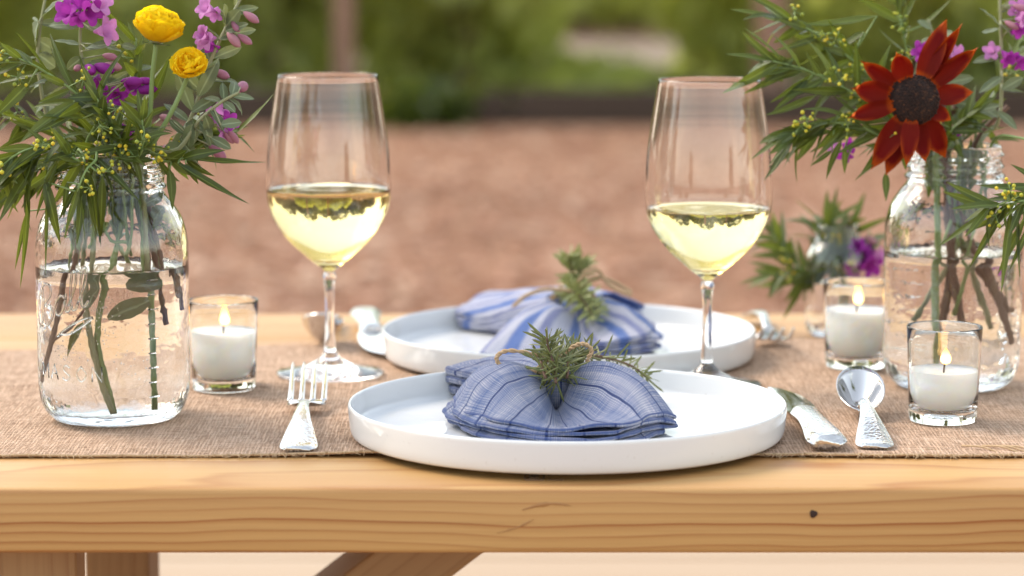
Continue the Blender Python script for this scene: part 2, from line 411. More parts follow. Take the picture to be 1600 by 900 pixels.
def bush_me(kind, var):
    key = (kind, var)
    if key not in BUSH:
        BUSH[key] = leaf_cloud('foliage', {'d': M_bush_d, 'm': M_bush_m, 'l': M_bush_l}[kind], lobes_for(1, 1, 13, var*7+ord(kind)), 1500, .15, var)
    return BUSH[key]
mb = MB()
for k in range(5):
    a = 2*PI*k/5; mb.add(*tube(catmull([(0, 0, 0), (.05*math.cos(a), .05*math.sin(a), .3), (.22*math.cos(a), .18*math.sin(a), .72)], 6), [.02, .018, .015, .012, .009, .005], 6))
ME_BST = mb.me('stems', M_bstem)
def bush(px, y, w, h, kind, var, label):
    x = ray(px, 150).x/ray(px, 150).y*y
    t = thing('bush', label, 'bush', (x, y, .05), rnd(0, 6), 'bushes in the planting bed')
    w *= 1.3; o = ob('foliage', bush_me(kind, var), t); o.scale = (w, w, h)
    o = ob('stems', ME_BST, t); o.scale = (w, w, h)
bush(-60, 14.6, .80, 1.3, 'm', 1, 'mid green bush at the far left edge behind the flower jar')
bush(60, 14.9, .75, 1.0, 'l', 2, 'yellow green bush behind the tall stems of the left bouquet')
bush(180, 14.7, .7, 1.3, 'm', 3, 'green bush behind the yellow flower of the left bouquet')
bush(310, 15.2, .85, 1.5, 'm', 1, 'tall green bush between the left bouquet and the left wine glass')
bush(425, 14.9, .70, 1.35, 'm', 2, 'green bush left of the brown post behind the left wine glass')
bush(640, 15.1, .80, 1.35, 'l', 3, 'bright yellow green bush right of the post behind the left wine glass')
bush(730, 14.8, .75, 1.4, 'm', 1, 'green bush behind the gap between the wine glasses, on the left')
bush(800, 15.3, .75, 1.4, 'm', 2, 'mid green bush in the middle between the two wine glasses')
bush(900, 14.7, .55, .26, 'm', 3, 'low green bush in front of the pale sandy patch')
bush(990, 14.9, .50, .20, 'm', 2, 'lowest green bush left of the right wine glass')
bush(955, 24.8, 1.3, .75, 'm', 3, 'distant low bush beyond the pale sandy patch')
bush(1085, 15.0, .62, 1.3, 'l', 1, 'light green bush directly behind the right wine glass rim')
bush(1150, 15.4, .45, .32, 'm', 1, 'small bush between the right wine glass and the right post')
bush(1300, 15.2, .85, 1.4, 'm', 3, 'green bush behind the leafy left side of the right bouquet')
bush(1430, 14.8, .8, 1.3, 'l', 2, 'light green bush behind the dark red flower')
bush(1560, 15.1, .8, 1.4, 'd', 3, 'green bush at the far right edge behind the right bouquet')
tag(ob('grass_tuft', leaf_cloud('grass_tuft', M_willow, [(0, 0, .03, .16, .04), (.14, 0, .02, .12, .04)], 420, .10, 5), None, (ray(640, 150).x/ray(640, 150).y*13.75, 13.75, 0)), 'low green tuft at the edge of the gravel beside the left wine glass', 'grass')
# two posts
for px, y, w, lab in ((538, 14.2, .10, 'brown wooden post behind the left wine glass'), (1203, 14.2, .14, 'thicker brown wooden post behind the right bouquet')):
    x = ray(px, 150).x/ray(px, 150).y*y
    t = thing('garden_post', lab, 'post', (x, y, .0), 0, 'posts of the garden')
    v, f = box(-w/2, w/2, -w/2, w/2, -.1, 2.1, .01); ob('shaft', me_new('shaft', v, f, M_post, False), t)
    v, f = box(-w/2-.012, w/2+.012, -w/2-.012, w/2+.012, 2.1, 2.13, .006); ob('cap', me_new('cap', v, f, M_post, False), t)
# trees beyond the path and around the yard (the glasses and plates mirror them)
def tree_me(var, h, mat):
    tr = MB(); tr.add(*tube(catmull([(0, 0, -.1), (.05, .03, h*.2), (-.04, 0, h*.5), (.02, 0, h*.85)], 10), list(np.linspace(.16, .03, 10)), 8))
    rs = random.Random(var)
    for k in range(7):
        a = rs.uniform(0, 6.3); z = h*rs.uniform(.25, .6)
        tr.add(*tube([(0, 0, z), (math.cos(a)*h*.1, math.sin(a)*h*.1, z+h*.09), (math.cos(a)*h*.2, math.sin(a)*h*.2, z+h*.22)], [.05, .035, .012], 6))
    return tr.me('trunk', M_bstem), leaf_cloud('crown', mat, [(x*h*.95, y*h*.7, h*.12+z*h*.80, r*h*.85, q*h*.95) for x, y, z, r, q in lobes_for(1, 1, 12, var)], 3200, .36, var)
M_tree = m_leaf('tree_leaf', (.035, .06, .015), (.07, .105, .025), .4, .5, False)
TR = [tree_me(11, 4.2, M_tree), tree_me(12, 4.8, M_tree), tree_me(13, 4.0, M_tree)]
def tree(x, y, i, s, label, group):
    t = thing('tree', label, 'tree', (x, y, 0), rnd(0, 6), group); t.scale = (s, s, s)
    ob('trunk', TR[i][0], t); ob('crown', TR[i][1], t)
side = ['leftmost', 'second from the left', 'third from the left', 'fourth from the left', 'fifth from the left', 'sixth from the left', 'middle', 'sixth from the right', 'fifth from the right', 'fourth from the right', 'third from the right', 'second from the right', 'rightmost']
for k in range(13): tree(-13+k*2.2+rnd(-.3, .3), 27+rnd(-1, 3), k % 3, rnd(.92, 1.08), 'leafy green tree beyond the sandy path, '+side[k]+' in its row', 'trees beyond the sandy path')
for k in (0, 6): tree(-15+k*5+rnd(-.8, .8), -15-rnd(0, 6), (k+1) % 3, (.8, 1.3, .7, 1.5, .75, 1.2, .9)[k], 'leafy tree behind the viewer, mirrored in the glasses, '+('on the left' if k == 0 else 'on the right'), 'trees behind the viewer')
for k in range(3):
    tree(-15-k, 4+k*7, k, 1.2, 'leafy tree left of the yard, '+['nearest', 'middle', 'farthest'][k]+' of its row', 'trees left of the yard'); tree(15+k, 5+k*7, k, 1.2, 'leafy tree right of the yard, '+['nearest', 'middle', 'farthest'][k]+' of its row', 'trees right of the yard')

# ================================================================== TABLE
Y0, Y1 = at(800, 763).y, at(800, 488).y
table = thing('wooden_table', 'long pine plank table with trestle legs under the burlap runner', 'table', (0, 0, 0))
npk = 5; wpk = (Y1-Y0)/npk
for k in range(npk):
    v, f = box(-1.15, 1.15, Y0+k*wpk+(.0012 if k else 0), Y0+(k+1)*wpk-.0012, TAB-.038+rnd(-.0006, .0006), TAB+(rnd(-.0007, .0003) if k else 0), .0032, 3)
    ob('plank', me_new('plank', v, f, M_pine), table)
def board(P, Q, w, th, wdir, name, mat, par, bev=.003):
    P, Q = Vector(P), Vector(Q); L = (Q-P).length; zc = (Q-P).normalized()
    xc = Vector(wdir); xc = (xc-zc*xc.dot(zc)).normalized(); yc = zc.cross(xc)
    v, f = box(-w/2, w/2, -th/2, th/2, 0, L, bev)
    ob(name, me_new(name, v, f, mat, False), par, M=Matrix((( xc.x, yc.x, zc.x, P.x), (xc.y, yc.y, zc.y, P.y), (xc.z, yc.z, zc.z, P.z), (0, 0, 0, 1))))
zt = TAB-.039
a = dep(46, 865, 1.66); b = dep(192, 865, 1.98)
board((a.x-.004, 1.66, 0), (a.x, 1.66, zt), .062, .038, (1, 0, 0), 'leg', M_leg, table)
board((b.x, 1.98, 0), (b.x, 1.98, zt), .045, .06, (1, 0, 0), 'leg', M_leg, table)
board((-a.x+.25, 1.66, 0), (-a.x+.25, 1.66, zt), .062, .038, (1, 0, 0), 'leg', M_leg, table)
board((-b.x+.25, 1.98, 0), (-b.x+.25, 1.98, zt), .045, .06, (1, 0, 0), 'leg', M_leg, table)
c1 = dep(665, 862, 1.86)
board((b.x+.03, 1.86, c1.z-(c1.x-b.x-.03)*.75), (c1.x+.03, 1.86, c1.z+.03), .045, .085, (0, 0, 1), 'brace', M_leg, table)
board((b.x, 1.68, .30), (b.x, 1.96, .30), .06, .036, (0, 0, 1), 'rail', M_leg, table)
# knot, resin scar and lumber stamp on the front plank
kp = dep(1271, 803, Y0); v, f, _ = lathe([(0, .0006), (.0012, .0008), (.0021, .0006), (.0026, -.001)], 14, lambda a, j: 1+.12*math.sin(3*a+1))
ob('knot', me_new('knot', v, f, M_knot), table, M=Matrix.Translation((kp.x, Y0, kp.z)) @ Matrix.Rotation(PI/2, 4, 'X'))
def scar(name, pts, wid, th=.0006):
    mb = MB(); n = 24; P = catmull(pts, n)
    for i, p in enumerate(P):
        w = wid*math.sin(PI*(i+.3)/(n-.4))*(.75+.6*noise.noise(Vector((i*.37, wid*900, 0)))); q = dep(p[0], p[1], Y0)
        mb.v += [(q.x, Y0-.0001, q.z-w), (q.x, Y0-th, q.z), (q.x, Y0-.0001, q.z+w)]; mb.uv += [(0, 0)]*3
        if i:
            for k in (0, 1): b0 = 3*i+k; mb.f.append((b0-3, b0-2, b0+1, b0))
    ob(name, mb.me(name, M_scar), table)
scar('resin_scar', [(776, 833), (800, 827), (822, 818), (834, 811)], .0006)
scar('resin_scar', [(815, 797), (840, 790), (865, 787), (892, 790)], .0017)
mb = MB()
def ink(pts, w=.0004, close=False):
    q = [at(x, y, TAB+.0004) for x, y in pts]
    mb.add(*tube(q, w, 4, closed=close))
ink([(820, 743), (822, 741), (848, 741), (850, 743), (850, 748), (848, 750), (822, 750), (820, 748)], .0004, True)
ink([(826, 743.5), (842, 743.5)]); ink([(826, 747), (842, 747)]); ink([(834, 743), (836, 748)]); ink([(856, 743), (866, 743)], .0003); ink([(855, 749.5), (881, 750)], .0003); ink([(870, 741), (872, 743)], .0003)
ob('lumber_stamp', mb.me('lumber_stamp', M_ink), table)
# bench on the far side
bench = thing('wooden_bench', 'pale pine bench glimpsed below the table on its far side', 'bench', (0, 2.64, 0))
for k in range(3):
    v, f = box(-1.2, 1.2, -.20+k*.135, -.20+k*.135+.132, .412, .45, .004); ob('plank', me_new('plank', v, f, M_bench, False), bench)
for sx in (-.9, .9):
    for sy in (-.14, .14): v, f = box(sx-.035, sx+.035, sy-.03, sy+.03, 0, .411, .004); ob('leg', me_new('leg', v, f, M_bench, False), bench)

# burlap runner
runner = thing('burlap_runner', 'tan burlap runner with a frayed front edge laid along the table', 'table runner', (0, 0, 0))
nx, ny = 300, 70; v = []; f = []
def yf(x): return at(800, 716, TAB).y+.0045*noise.noise(Vector((x*3.1, 1.7, 0)))+.0012*noise.noise(Vector((x*30, 4, 0)))+(.007 if x > .28 else 0)*min(1, (x-.28)/.05 if x > .28 else 0)*.4
def yb(x): return at(800, 534, TAB).y+.010*noise.noise(Vector((x*2.3, 7.7, 0)))-.055*max(0, min(1, (-.05-x)/.2))
def rz(x, y, t):
    h = .0018+.0016*max(0, noise.noise(Vector((x*9, y*14, 3))))+.0007*noise.noise(Vector((x*40, y*40, 1)))
    e = max(0, 1-t*9); h += e*.0022*max(0, .2+noise.noise(Vector((x*6.5, 9, 2))))
    e = max(0, 1-(1-t)*8); h += e*.003*max(0, .2+noise.noise(Vector((x*5, 2, 8))))
    dx = y-(1.905+.02*math.sin(x*6)); h += .0035*math.exp(-(dx/.006)**2)*max(0, min(1, (.05-x)*6))*max(0, min(1, (x+.42)*8))
    return TAB+h
for j in range(ny+1):
    t = j/ny
    for i in range(nx+1):
        x = -1.1+2.2*i/nx; y = lerp(yf(x), yb(x), t); v.append((x, y, rz(x, y, t)))
for j in range(ny):
    for i in range(nx): a = j*(nx+1)+i; f.append((a, a+1, a+nx+2, a+nx+1))
cl = ob('cloth', me_new('cloth', v, f, M_burlap), runner)
sm = cl.modifiers.new('thick', 'SOLIDIFY'); sm.thickness = .0013; sm.offset = -1
mb = MB()
for i in range(620):
    x = rnd(-.55, .55); y = yf(x); z = rz(x, y, 0); L = rnd(.002, .007); dx = rnd(-.006, .006)
    mb.add(*tube([(x, y+.002, z-.0002), (x+dx*.5, y-L*.4, z+rnd(-.0008, .0008)), (x+dx, y-L, max(TAB+.0004, z-rnd(.0005, .002)))], [.00028, .00025, .00012], 4))
for px in (1530, 1562, 1575, 1590): 
    p = at(px, 706); mb.add(*tube(catmull([(p.x-.01, p.y+.004, TAB+.003), (p.x, p.y-.004, TAB+.004), (p.x+.006, p.y-.010, TAB+.003), (p.x+.012, p.y-.013, TAB+.001)], 8), .0006, 5))
x = -1.1; pts = []
while x < 1.1: pts.append((x, yf(x)+rnd(-.0004, .0004), rz(x, yf(x), 0)-.0004)); x += .006
mb.add(*tube(pts, .0007, 5))
fr = ob('fringe', mb.me('fringe', M_jute), runner); fr['kind'] = 'stuff'
RUN = TAB+.0028

# ================================================================== PLACE SETTINGS
PF = at(886, 679, RUN); PB = at(888, 557, RUN)
PF.z = PB.z = RUN
def plate():
    ri = .135
    P = [(0, 0), (.100, 0), (.112, .0010), (.1285, .0010)]
    P += smooth_prof([(.1285, .0010), (.1322, .0020), (.1338, .0048), (.1346, .0100), (.1351, .0180), (.1349, .0205), (.1340, .0213), (.1331, .0206), (.1326, .0180), (.1319, .0095), (.1302, .0064), (.1262, .0051), (.118, .0048)], 40)
    P += [(.06, .0047), (0, .0046)]
    return me_new('plate', *lathe(P, 128, lambda a, j: 1+.0025*math.sin(2*a+.6)+.0012*math.sin(5*a))[:2], M_glaze, True, None, True)
ME_PL = plate()
p = ob('dinner_plate', ME_PL, None, PF); tag(p, 'white glazed dinner plate at the front of the table under the pinstriped napkin', 'plate', 'white dinner plates')
p = p.copy(); COL.objects.link(p); p.location = PB; p.rotation_euler.z = 2.1; tag(p, 'white glazed dinner plate at the back, under the broadly banded napkin')

# napkins: gathered fans of folded cloth
def fan(mb, S, Q, E, floor, layers, nu=72, nv=26, cw=.42, spread=.004, seed=0, u0=0):
    S, Q, E = catmull(S, nu), catmull(Q, nu), catmull(E, nu)
    for k in range(layers):
        fr = k/layers; rows = []
        for i in range(nu):
            u = i/(nu-1); s = Vector(S[i]); q = Vector(Q[i]); e = Vector(E[i])
            d = (e-Vector(S[i])); d.z = 0; d.normalize()
            wob = noise.noise(Vector((u*6.5, k*3.3, seed)))
            e2 = e+d*(spread*(.35*k/layers-.35+wob*1.3+.5*noise.noise(Vector((u*19, k*2.1, seed+3))))); e2.z = floor+(e.z-floor)*(1-fr)+.0022*noise.noise(Vector((u*8, k*1.7, 5+seed)))*(1-fr)
            q2 = q.copy(); q2.z = q.z-(q.z-floor)*fr*.75; s2 = s.copy(); s2.z = s.z-fr*.006
            m = q2*2-(s2+e2)*.5
            th = max(.0012, (e.z-floor)/layers*.62)
            col = []
            for j in range(nv):
                t = j/(nv-1); p = s2*(1-t)**2+m*2*t*(1-t)+e2*t*t
                w = .0030*noise.noise(Vector((u*7+k*.25, t*3.2, 2+seed)))*math.sin(PI*min(1, t*1.15))+.0013*noise.noise(Vector((u*22, t*6, k*.4+seed)))*t**.6
                p = p+Vector((0, 0, w)); col.append((p, t*.085))
            r = th/2
            for j in range(1, 7):
                a = PI*j/6; col.append((e2+d*(r*math.sin(a))+Vector((0, 0, -r+r*math.cos(a))), .085+r*a))
            col.append((e2-d*.012+Vector((0, 0, -th)), .100))
            rows.append(col)
        nc = len(rows[0]); b = len(mb.v)
        for i, col in enumerate(rows):
            for p, vv in col: mb.v.append(tuple(p)); mb.uv.append((u0+i/(nu-1)*cw, vv+k*.13))
        for i in range(nu-1):
            for j in range(nc-1): a = b+i*nc+j; mb.f.append((a, a+1, a+nc+1, a+nc))
FL = .0062
def napkin(name, label, mat, base, fans):
    t = thing(name, label, 'napkin', base, 0, 'folded linen napkins')
    mb = MB()
    for kw in fans: fan(mb, **kw)
    o = ob('folded_cloth', mb.me('folded_cloth', mat), t)
    v, f = blob((0, 0, 0), 1, 3); v = [Vector((-.005+.0005*math.sin(p.z*9)+p.x*.0125*(1+.12*math.sin(9*p.z)), .0275+p.y*.011, .0225+p.z*.0145*(1+.1*math.sin(8*p.x)))) for p in v]
    if mat == M_linen_w: v = [p+Vector((.010, -.002, .002)) for p in v]
    ob('gathered_fold', me_new('gathered_fold', v, f, mat, True, [(.3+p.x*2, p.z*2) for p in v]), t)
    md = o.modifiers.new('thick', 'SOLIDIFY'); md.thickness = .0006; md.offset = 0
    return t
napkin('linen_napkin', 'blue grey linen napkin with thin navy pinstripes on the front plate', M_linen, PF, [
  dict(S=[(-.016, .028, .036), (-.018, .018, .037), (-.015, .012, .033), (-.012, .009, .025), (-.007, .008, .014), (-.002, .009, .021), (.004, .013, .036), (.007, .02, .040), (.006, .03, .038)],
       Q=[(-.046, .045, .034), (-.047, .020, .0405), (-.039, -.004, .039), (-.022, -.024, .0225), (-.004, -.032, .0100), (.014, -.028, .0165), (.032, -.006, .037), (.037, .010, .0405), (.032, .032, .036)],
       E=[(-.066, .040, .024), (-.0725, .006, .0195), (-.061, -.035, .0195), (-.035, -.061, .0185), (0, -.073, .0175), (.030, -.069, .0195), (.053, -.045, .0215), (.0635, -.014, .014), (.050, .030, .017)],
       floor=FL, layers=4, seed=1, spread=.0075),
  dict(S=[(-.016, .030, .034), (-.012, .036, .036), (-.002, .038, .037), (.006, .034, .037)],
       Q=[(-.044, .070, .030), (-.030, .085, .036), (-.005, .09, .034), (.015, .08, .030)],
       E=[(-.055, .082, .0235), (-.0755, .1085, .0255), (-.030, .120, .029), (.028, .105, .022)], floor=FL, layers=3, nu=40, cw=.2, seed=9, u0=.5)])
napkin('linen_napkin', 'linen napkin with broad blue and violet bands on the back plate', M_linen_w, PB, [
  dict(S=[(-.014, .020, .040), (-.010, .012, .038), (-.002, .008, .034), (.008, .008, .026), (.016, .010, .028), (.022, .016, .038), (.022, .026, .040)],
       Q=[(-.036, .000, .030), (-.034, -.022, .033), (-.018, -.030, .031), (.010, -.020, .014), (.030, -.008, .024), (.042, .004, .034), (.042, .024, .034)],
       E=[(-.062, -.050, .013), (-.062, -.078, .014), (-.030, -.085, .014), (.014, -.048, .0165), (.040, -.036, .019), (.064, -.012, .021), (.060, .022, .022)],
       floor=FL, layers=4, seed=4, nu=56, cw=.34),
  dict(S=[(-.016, .022, .036), (-.014, .030, .040), (-.004, .036, .042), (.010, .038, .041), (.022, .032, .038)],
       Q=[(-.036, .050, .019), (-.048, .062, .026), (-.034, .080, .036), (.004, .088, .038), (.036, .070, .036)],
       E=[(-.045, .070, .011), (-.071, .082, .017), (-.081, .105, .023), (-.045, .120, .030), (.058, .098, .024)], floor=FL, layers=3, nu=48, cw=.30, seed=6, u0=.4)])

def twine(label, base, paths, r=.0011):
    t = thing('jute_twine', label, 'twine', base, 0, 'jute twine bows')
    for pts, closed in paths:
        n = 90; P = catmull(pts+([pts[0]] if closed else []), n); P = [Vector(p) for p in P]
        for ph in (0, PI):
            Q = []
            for i, p in enumerate(P):
                tg = (P[min(i+1, n-1)]-P[max(i-1, 0)]).normalized(); a = tg.orthogonal().normalized(); b = tg.cross(a); w = i*.55+ph
                Q.append(p+(a*math.cos(w)+b*math.sin(w))*r*.62)
            mb = MB(); mb.add(*tube(Q, r*.78, 6)); ob('strand', mb.me('strand', M_jute), t)
def ring(c, rx, rz, n=12, dy=.004): return [(c[0]+rx*math.cos(2*PI*i/n), c[1]+dy*math.sin(4*PI*i/n), c[2]+rz*math.sin(2*PI*i/n)) for i in range(n)]
twine('brown jute twine tied in a small bow around the pinstriped napkin', PF, [
  (ring((-.005, .024, .026), .0165, .0195), True),
  ([(-.006, .016, .040), (-.018, .016, .047), (-.036, .016, .050), (-.0435, .016, .046), (-.040, .015, .0405), (-.026, .012, .0385), (-.012, .012, .036)], False),
  ([(-.004, .018, .044), (.002, .018, .051), (.010, .018, .054), (.0155, .018, .050), (.013, .018, .043), (.018, .018, .0405), (.021, .018, .0395)], False)])
twine('brown jute twine tied around the banded napkin on the back plate', PB, [
  (ring((.004, .022, .028), .021, .018), True),
  ([(.004, .014, .046), (-.016, .016, .047), (-.030, .012, .043), (-.040, .006, .036)], False),
  ([(.004, .018, .048), (.014, .02, .060), (.022, .022, .060), (.028, .02, .052), (.036, .014, .047), (.046, .010, .044)], False), 
  ([(.008, .018, .048), (.02, .03, .054), (.034, .034, .050), (.047, .03, .043)], False)], .0012)

# ---- leaves ------------------------------------------------------
def leaf_mesh(name, mat, kind, curve, fold=.25, twist=0., n=9):
    asp = {'lance': .17, 'oval': .45, 'needle': .09}[kind]; v = []; f = []; uv = []
    for j in range(n+1):
        t = j/n
        if kind == 'lance': w = .5*max(0, math.sin(PI*min(1, t**.75*.98+.02)))**.85*(1-.25*t)
        elif kind == 'oval': w = .5*max(0, math.sin(PI*min(1, t**.95*.98+.02)))**.62
        else: w = .5*(min(1, t*9+.35))*max(0, 1-max(0, (t-.82)/.18)**2)**.5
        a = curve*t; y = (math.sin(a)/curve if abs(curve) > .01 else t); z = -((1-math.cos(a))/curve if abs(curve) > .01 else 0)
        tw = twist*t
        for i in range(5):
            s = (i-2)/2; x = s*w; zz = abs(s)*w*fold+.08*w*math.sin(t*15+i)
            v.append((x*math.cos(tw)-zz*math.sin(tw), y, z+asp*(x*math.sin(tw)+zz*math.cos(tw)))); uv.append((s/2+.5, t))
    for j in range(n):
        for i in range(4): a = j*5+i; f.append((a, a+1, a+6, a+5))
    return me_new(name, v, f, mat, True, uv)
LANCE = [leaf_mesh('leaf', M_willow, 'lance', c, .3, tw) for c, tw in ((.2, .2), (.55, -.3), (-.35, .4), (.9, .5), (.05, -.6), (1.2, .1))]
OVAL = [leaf_mesh('leaf', M_grey, 'oval', c, .22, tw, 8) for c, tw in ((.3, .1), (-.35, .3), (.8, -.2), (.1, -.4))]
NEED = [leaf_mesh('leaf', M_rosem, 'needle', c, -.55, tw, 5) for c, tw in ((.15, 0), (.5, .2), (-.3, .1))]
CAMP = Vector((0, 0, CAM_Z))
def leaf(par, me, base, tip, width, roll=0., name='leaf'):
    base, tip = Vector(base), Vector(tip); yv = tip-base; L = yv.length; yd = yv/L
    n = (CAMP-base).normalized()*.6+Vector((0, 0, .5)); n = (n-yd*n.dot(yd))
    n = n.normalized() if n.length > 1e-4 else yd.orthogonal().normalized()
    n = Quaternion(yd, roll) @ n; xv = yd.cross(n)
    M = Matrix(((xv.x*width, yv.x, n.x*L, base.x-par.location.x), (xv.y*width, yv.y, n.y*L, base.y-par.location.y), (xv.z*width, yv.z, n.z*L, base.z-par.location.z), (0, 0, 0, 1)))
    # depth axis scaled with the width for the fold, with the length for the curl
    return ob(name, me, par, M=M)
def rdir():
    v = Vector((random.gauss(0, 1), random.gauss(0, 1), random.gauss(0, 1))); return v.normalized()
# ---- rosemary -----------------------------------------------------
def rosemary(label, base, axes, nlen, count, joined=False):
    t = thing('rosemary_sprig', label, 'herb sprig', base, 0, 'rosemary sprigs tied to the napkins')
    st = MB(); nd = MB(); shells = []
    for pts in axes:
        P = [Vector(p)+Vector(base) for p in catmull(pts, 16)]
        st.add(*tube([p-Vector(base) for p in P], list(np.linspace(.0011, .0007, 16)), 6))
        m = int(count/len(axes))
        for k in range(m):
            s = (k+.5)/m; i = min(14, int(s*15)); p = P[i].lerp(P[i+1], s*15-i); tg = (P[i+1]-P[i]).normalized()
            a = k*2.4+rnd(-.3, .3); o1 = tg.orthogonal().normalized(); o2 = tg.cross(o1)
            d = (o1*math.cos(a)+o2*math.sin(a))*rnd(.65, 1)+tg*rnd(.1, .75)*(1 if s > .3 else rnd(-.8, 1)); d.normalize()
            L = nlen*rnd(.6, 1.1)*(1 if s < .92 else .7)
            if not joined: leaf(t, random.choice(NEED), p, p+d*L, .0015*rnd(.8, 1.15), rnd(-1, 1))
            else:
                me = random.choice(NEED); x = d.orthogonal().normalized(); z = x.cross(d)
                nd.add([p-Vector(base)+x*q.co.x*.0018+d*q.co.y*L+z*q.co.z*L for q in me.vertices], [tuple(pp.vertices) for pp in me.polygons], [(.5, .5)]*len(me.vertices))
    ob('stem', st.me('stem', M_bstem), t)
    if joined: o = ob('leaf_tuft', nd.me('leaf_tuft', M_rosem), t); o['kind'] = 'stuff'
rosemary('rosemary sprig tied over the pinstriped napkin on the front plate', PF,
  [[(-.007, -.006, .0335), (-.007, .006, .040), (-.004, .022, .045), (.006, .04, .044)],
   [(-.013, -.002, .035), (-.016, .010, .044), (-.012, .024, .047), (-.004, .03, .047)],
   [(.000, -.002, .036), (.001, .010, .045), (.003, .022, .046), (.01, .03, .046)],
   [(-.006, .000, .040), (-.011, .004, .051), (-.0125, .006, .060)],
   [(.010, .028, .045), (.025, .052, .040), (.044, .075, .030), (.054, .09, .020)]], .0165, 298)
rosemary('rosemary sprig lying over the banded napkin on the back plate', PB,
  [[(.004, .03, .050), (.002, .03, .062), (.001, .03, .070)], [(.004, .03, .045), (.010, .016, .045), (.022, -.006, .034)], [(.0, .025, .046), (.008, .006, .044), (.018, -.012, .030)], [(.008, .03, .048), (.009, .034, .060), (.010, .036, .066)]], .0145, 300, True)

# ---- wine glasses --------------------------------------------------
def wineglass(label, base, lv=.1300):
    t = thing('wine_glass', label, 'wine glass', base, 0, 'stemmed glasses of white wine')
    n = 96
    out = smooth_prof([(.0058, .0752), (.0105, .0785), (.0175, .0845), (.0270, .0930), (.0370, .1065), (.0418, .1190), (.0431, .1300), (.0426, .1450), (.0405, .1680), (.0370, .1920), (.0345, .2080)], 44)
    inn = smooth_prof([(.0337, .2082), (.0360, .1920), (.0394, .1680), (.0415, .1450), (.0420, .1300), (.0407, .1195), (.0358, .1075), (.0256, .0945), (.0150, .0865), (.0070, .0835)], 44)
    bowl = [(0, .0722), (.0040, .0732)]+out+[(.0343, .2088), (.0339, .2088)]+inn+[(0, .0825)]
    ob('bowl', me_new('bowl', *lathe(bowl, n)[:2], M_crystal, True, None, True), t)
    stem = [(0, .0725), (.0036, .0720), (.0047, .0705), (.0041, .066), (.0034, .060), (.0031, .045), (.0034, .030), (.0041, .020), (.0046, .0165), (0, .0160)]
    ob('stem', me_new('stem', *lathe(stem, 48)[:2], M_crystal, True, None, True), t)
    foot = [(0, .0165), (.0048, .0158), (.0062, .0135), (.010, .0100), (.018, .0060), (.028, .0036), (.036, .0026), (.0375, .0018), (.0370, .0006), (.034, .0), (.018, .0006), (0, .001)]
    ob('foot', me_new('foot', *lathe(foot, 80)[:2], M_crystal, True, None, True), t)
    ins = [(r+.00012, z) for r, z in inn[::-1] if z < lv]
    wp = [(0, .0824)]+ins+[(ins[-1][0], lv+.0004), (ins[-1][0]-.0008, lv), (.034, lv-.0003), (.02, lv-.0003), (0, lv-.0003)]
    ob('wine', me_new('wine', *lathe(wp, n)[:2], M_wine, True, None, True), t)
GL, GR = at(516, 585, RUN), at(1104, 603, RUN); GL.z = GR.z = RUN
wineglass('left wine glass of white wine standing beside the candle and spoon', GL)
wineglass('right wine glass of white wine standing behind the edge of the front plate', GR, .1215)

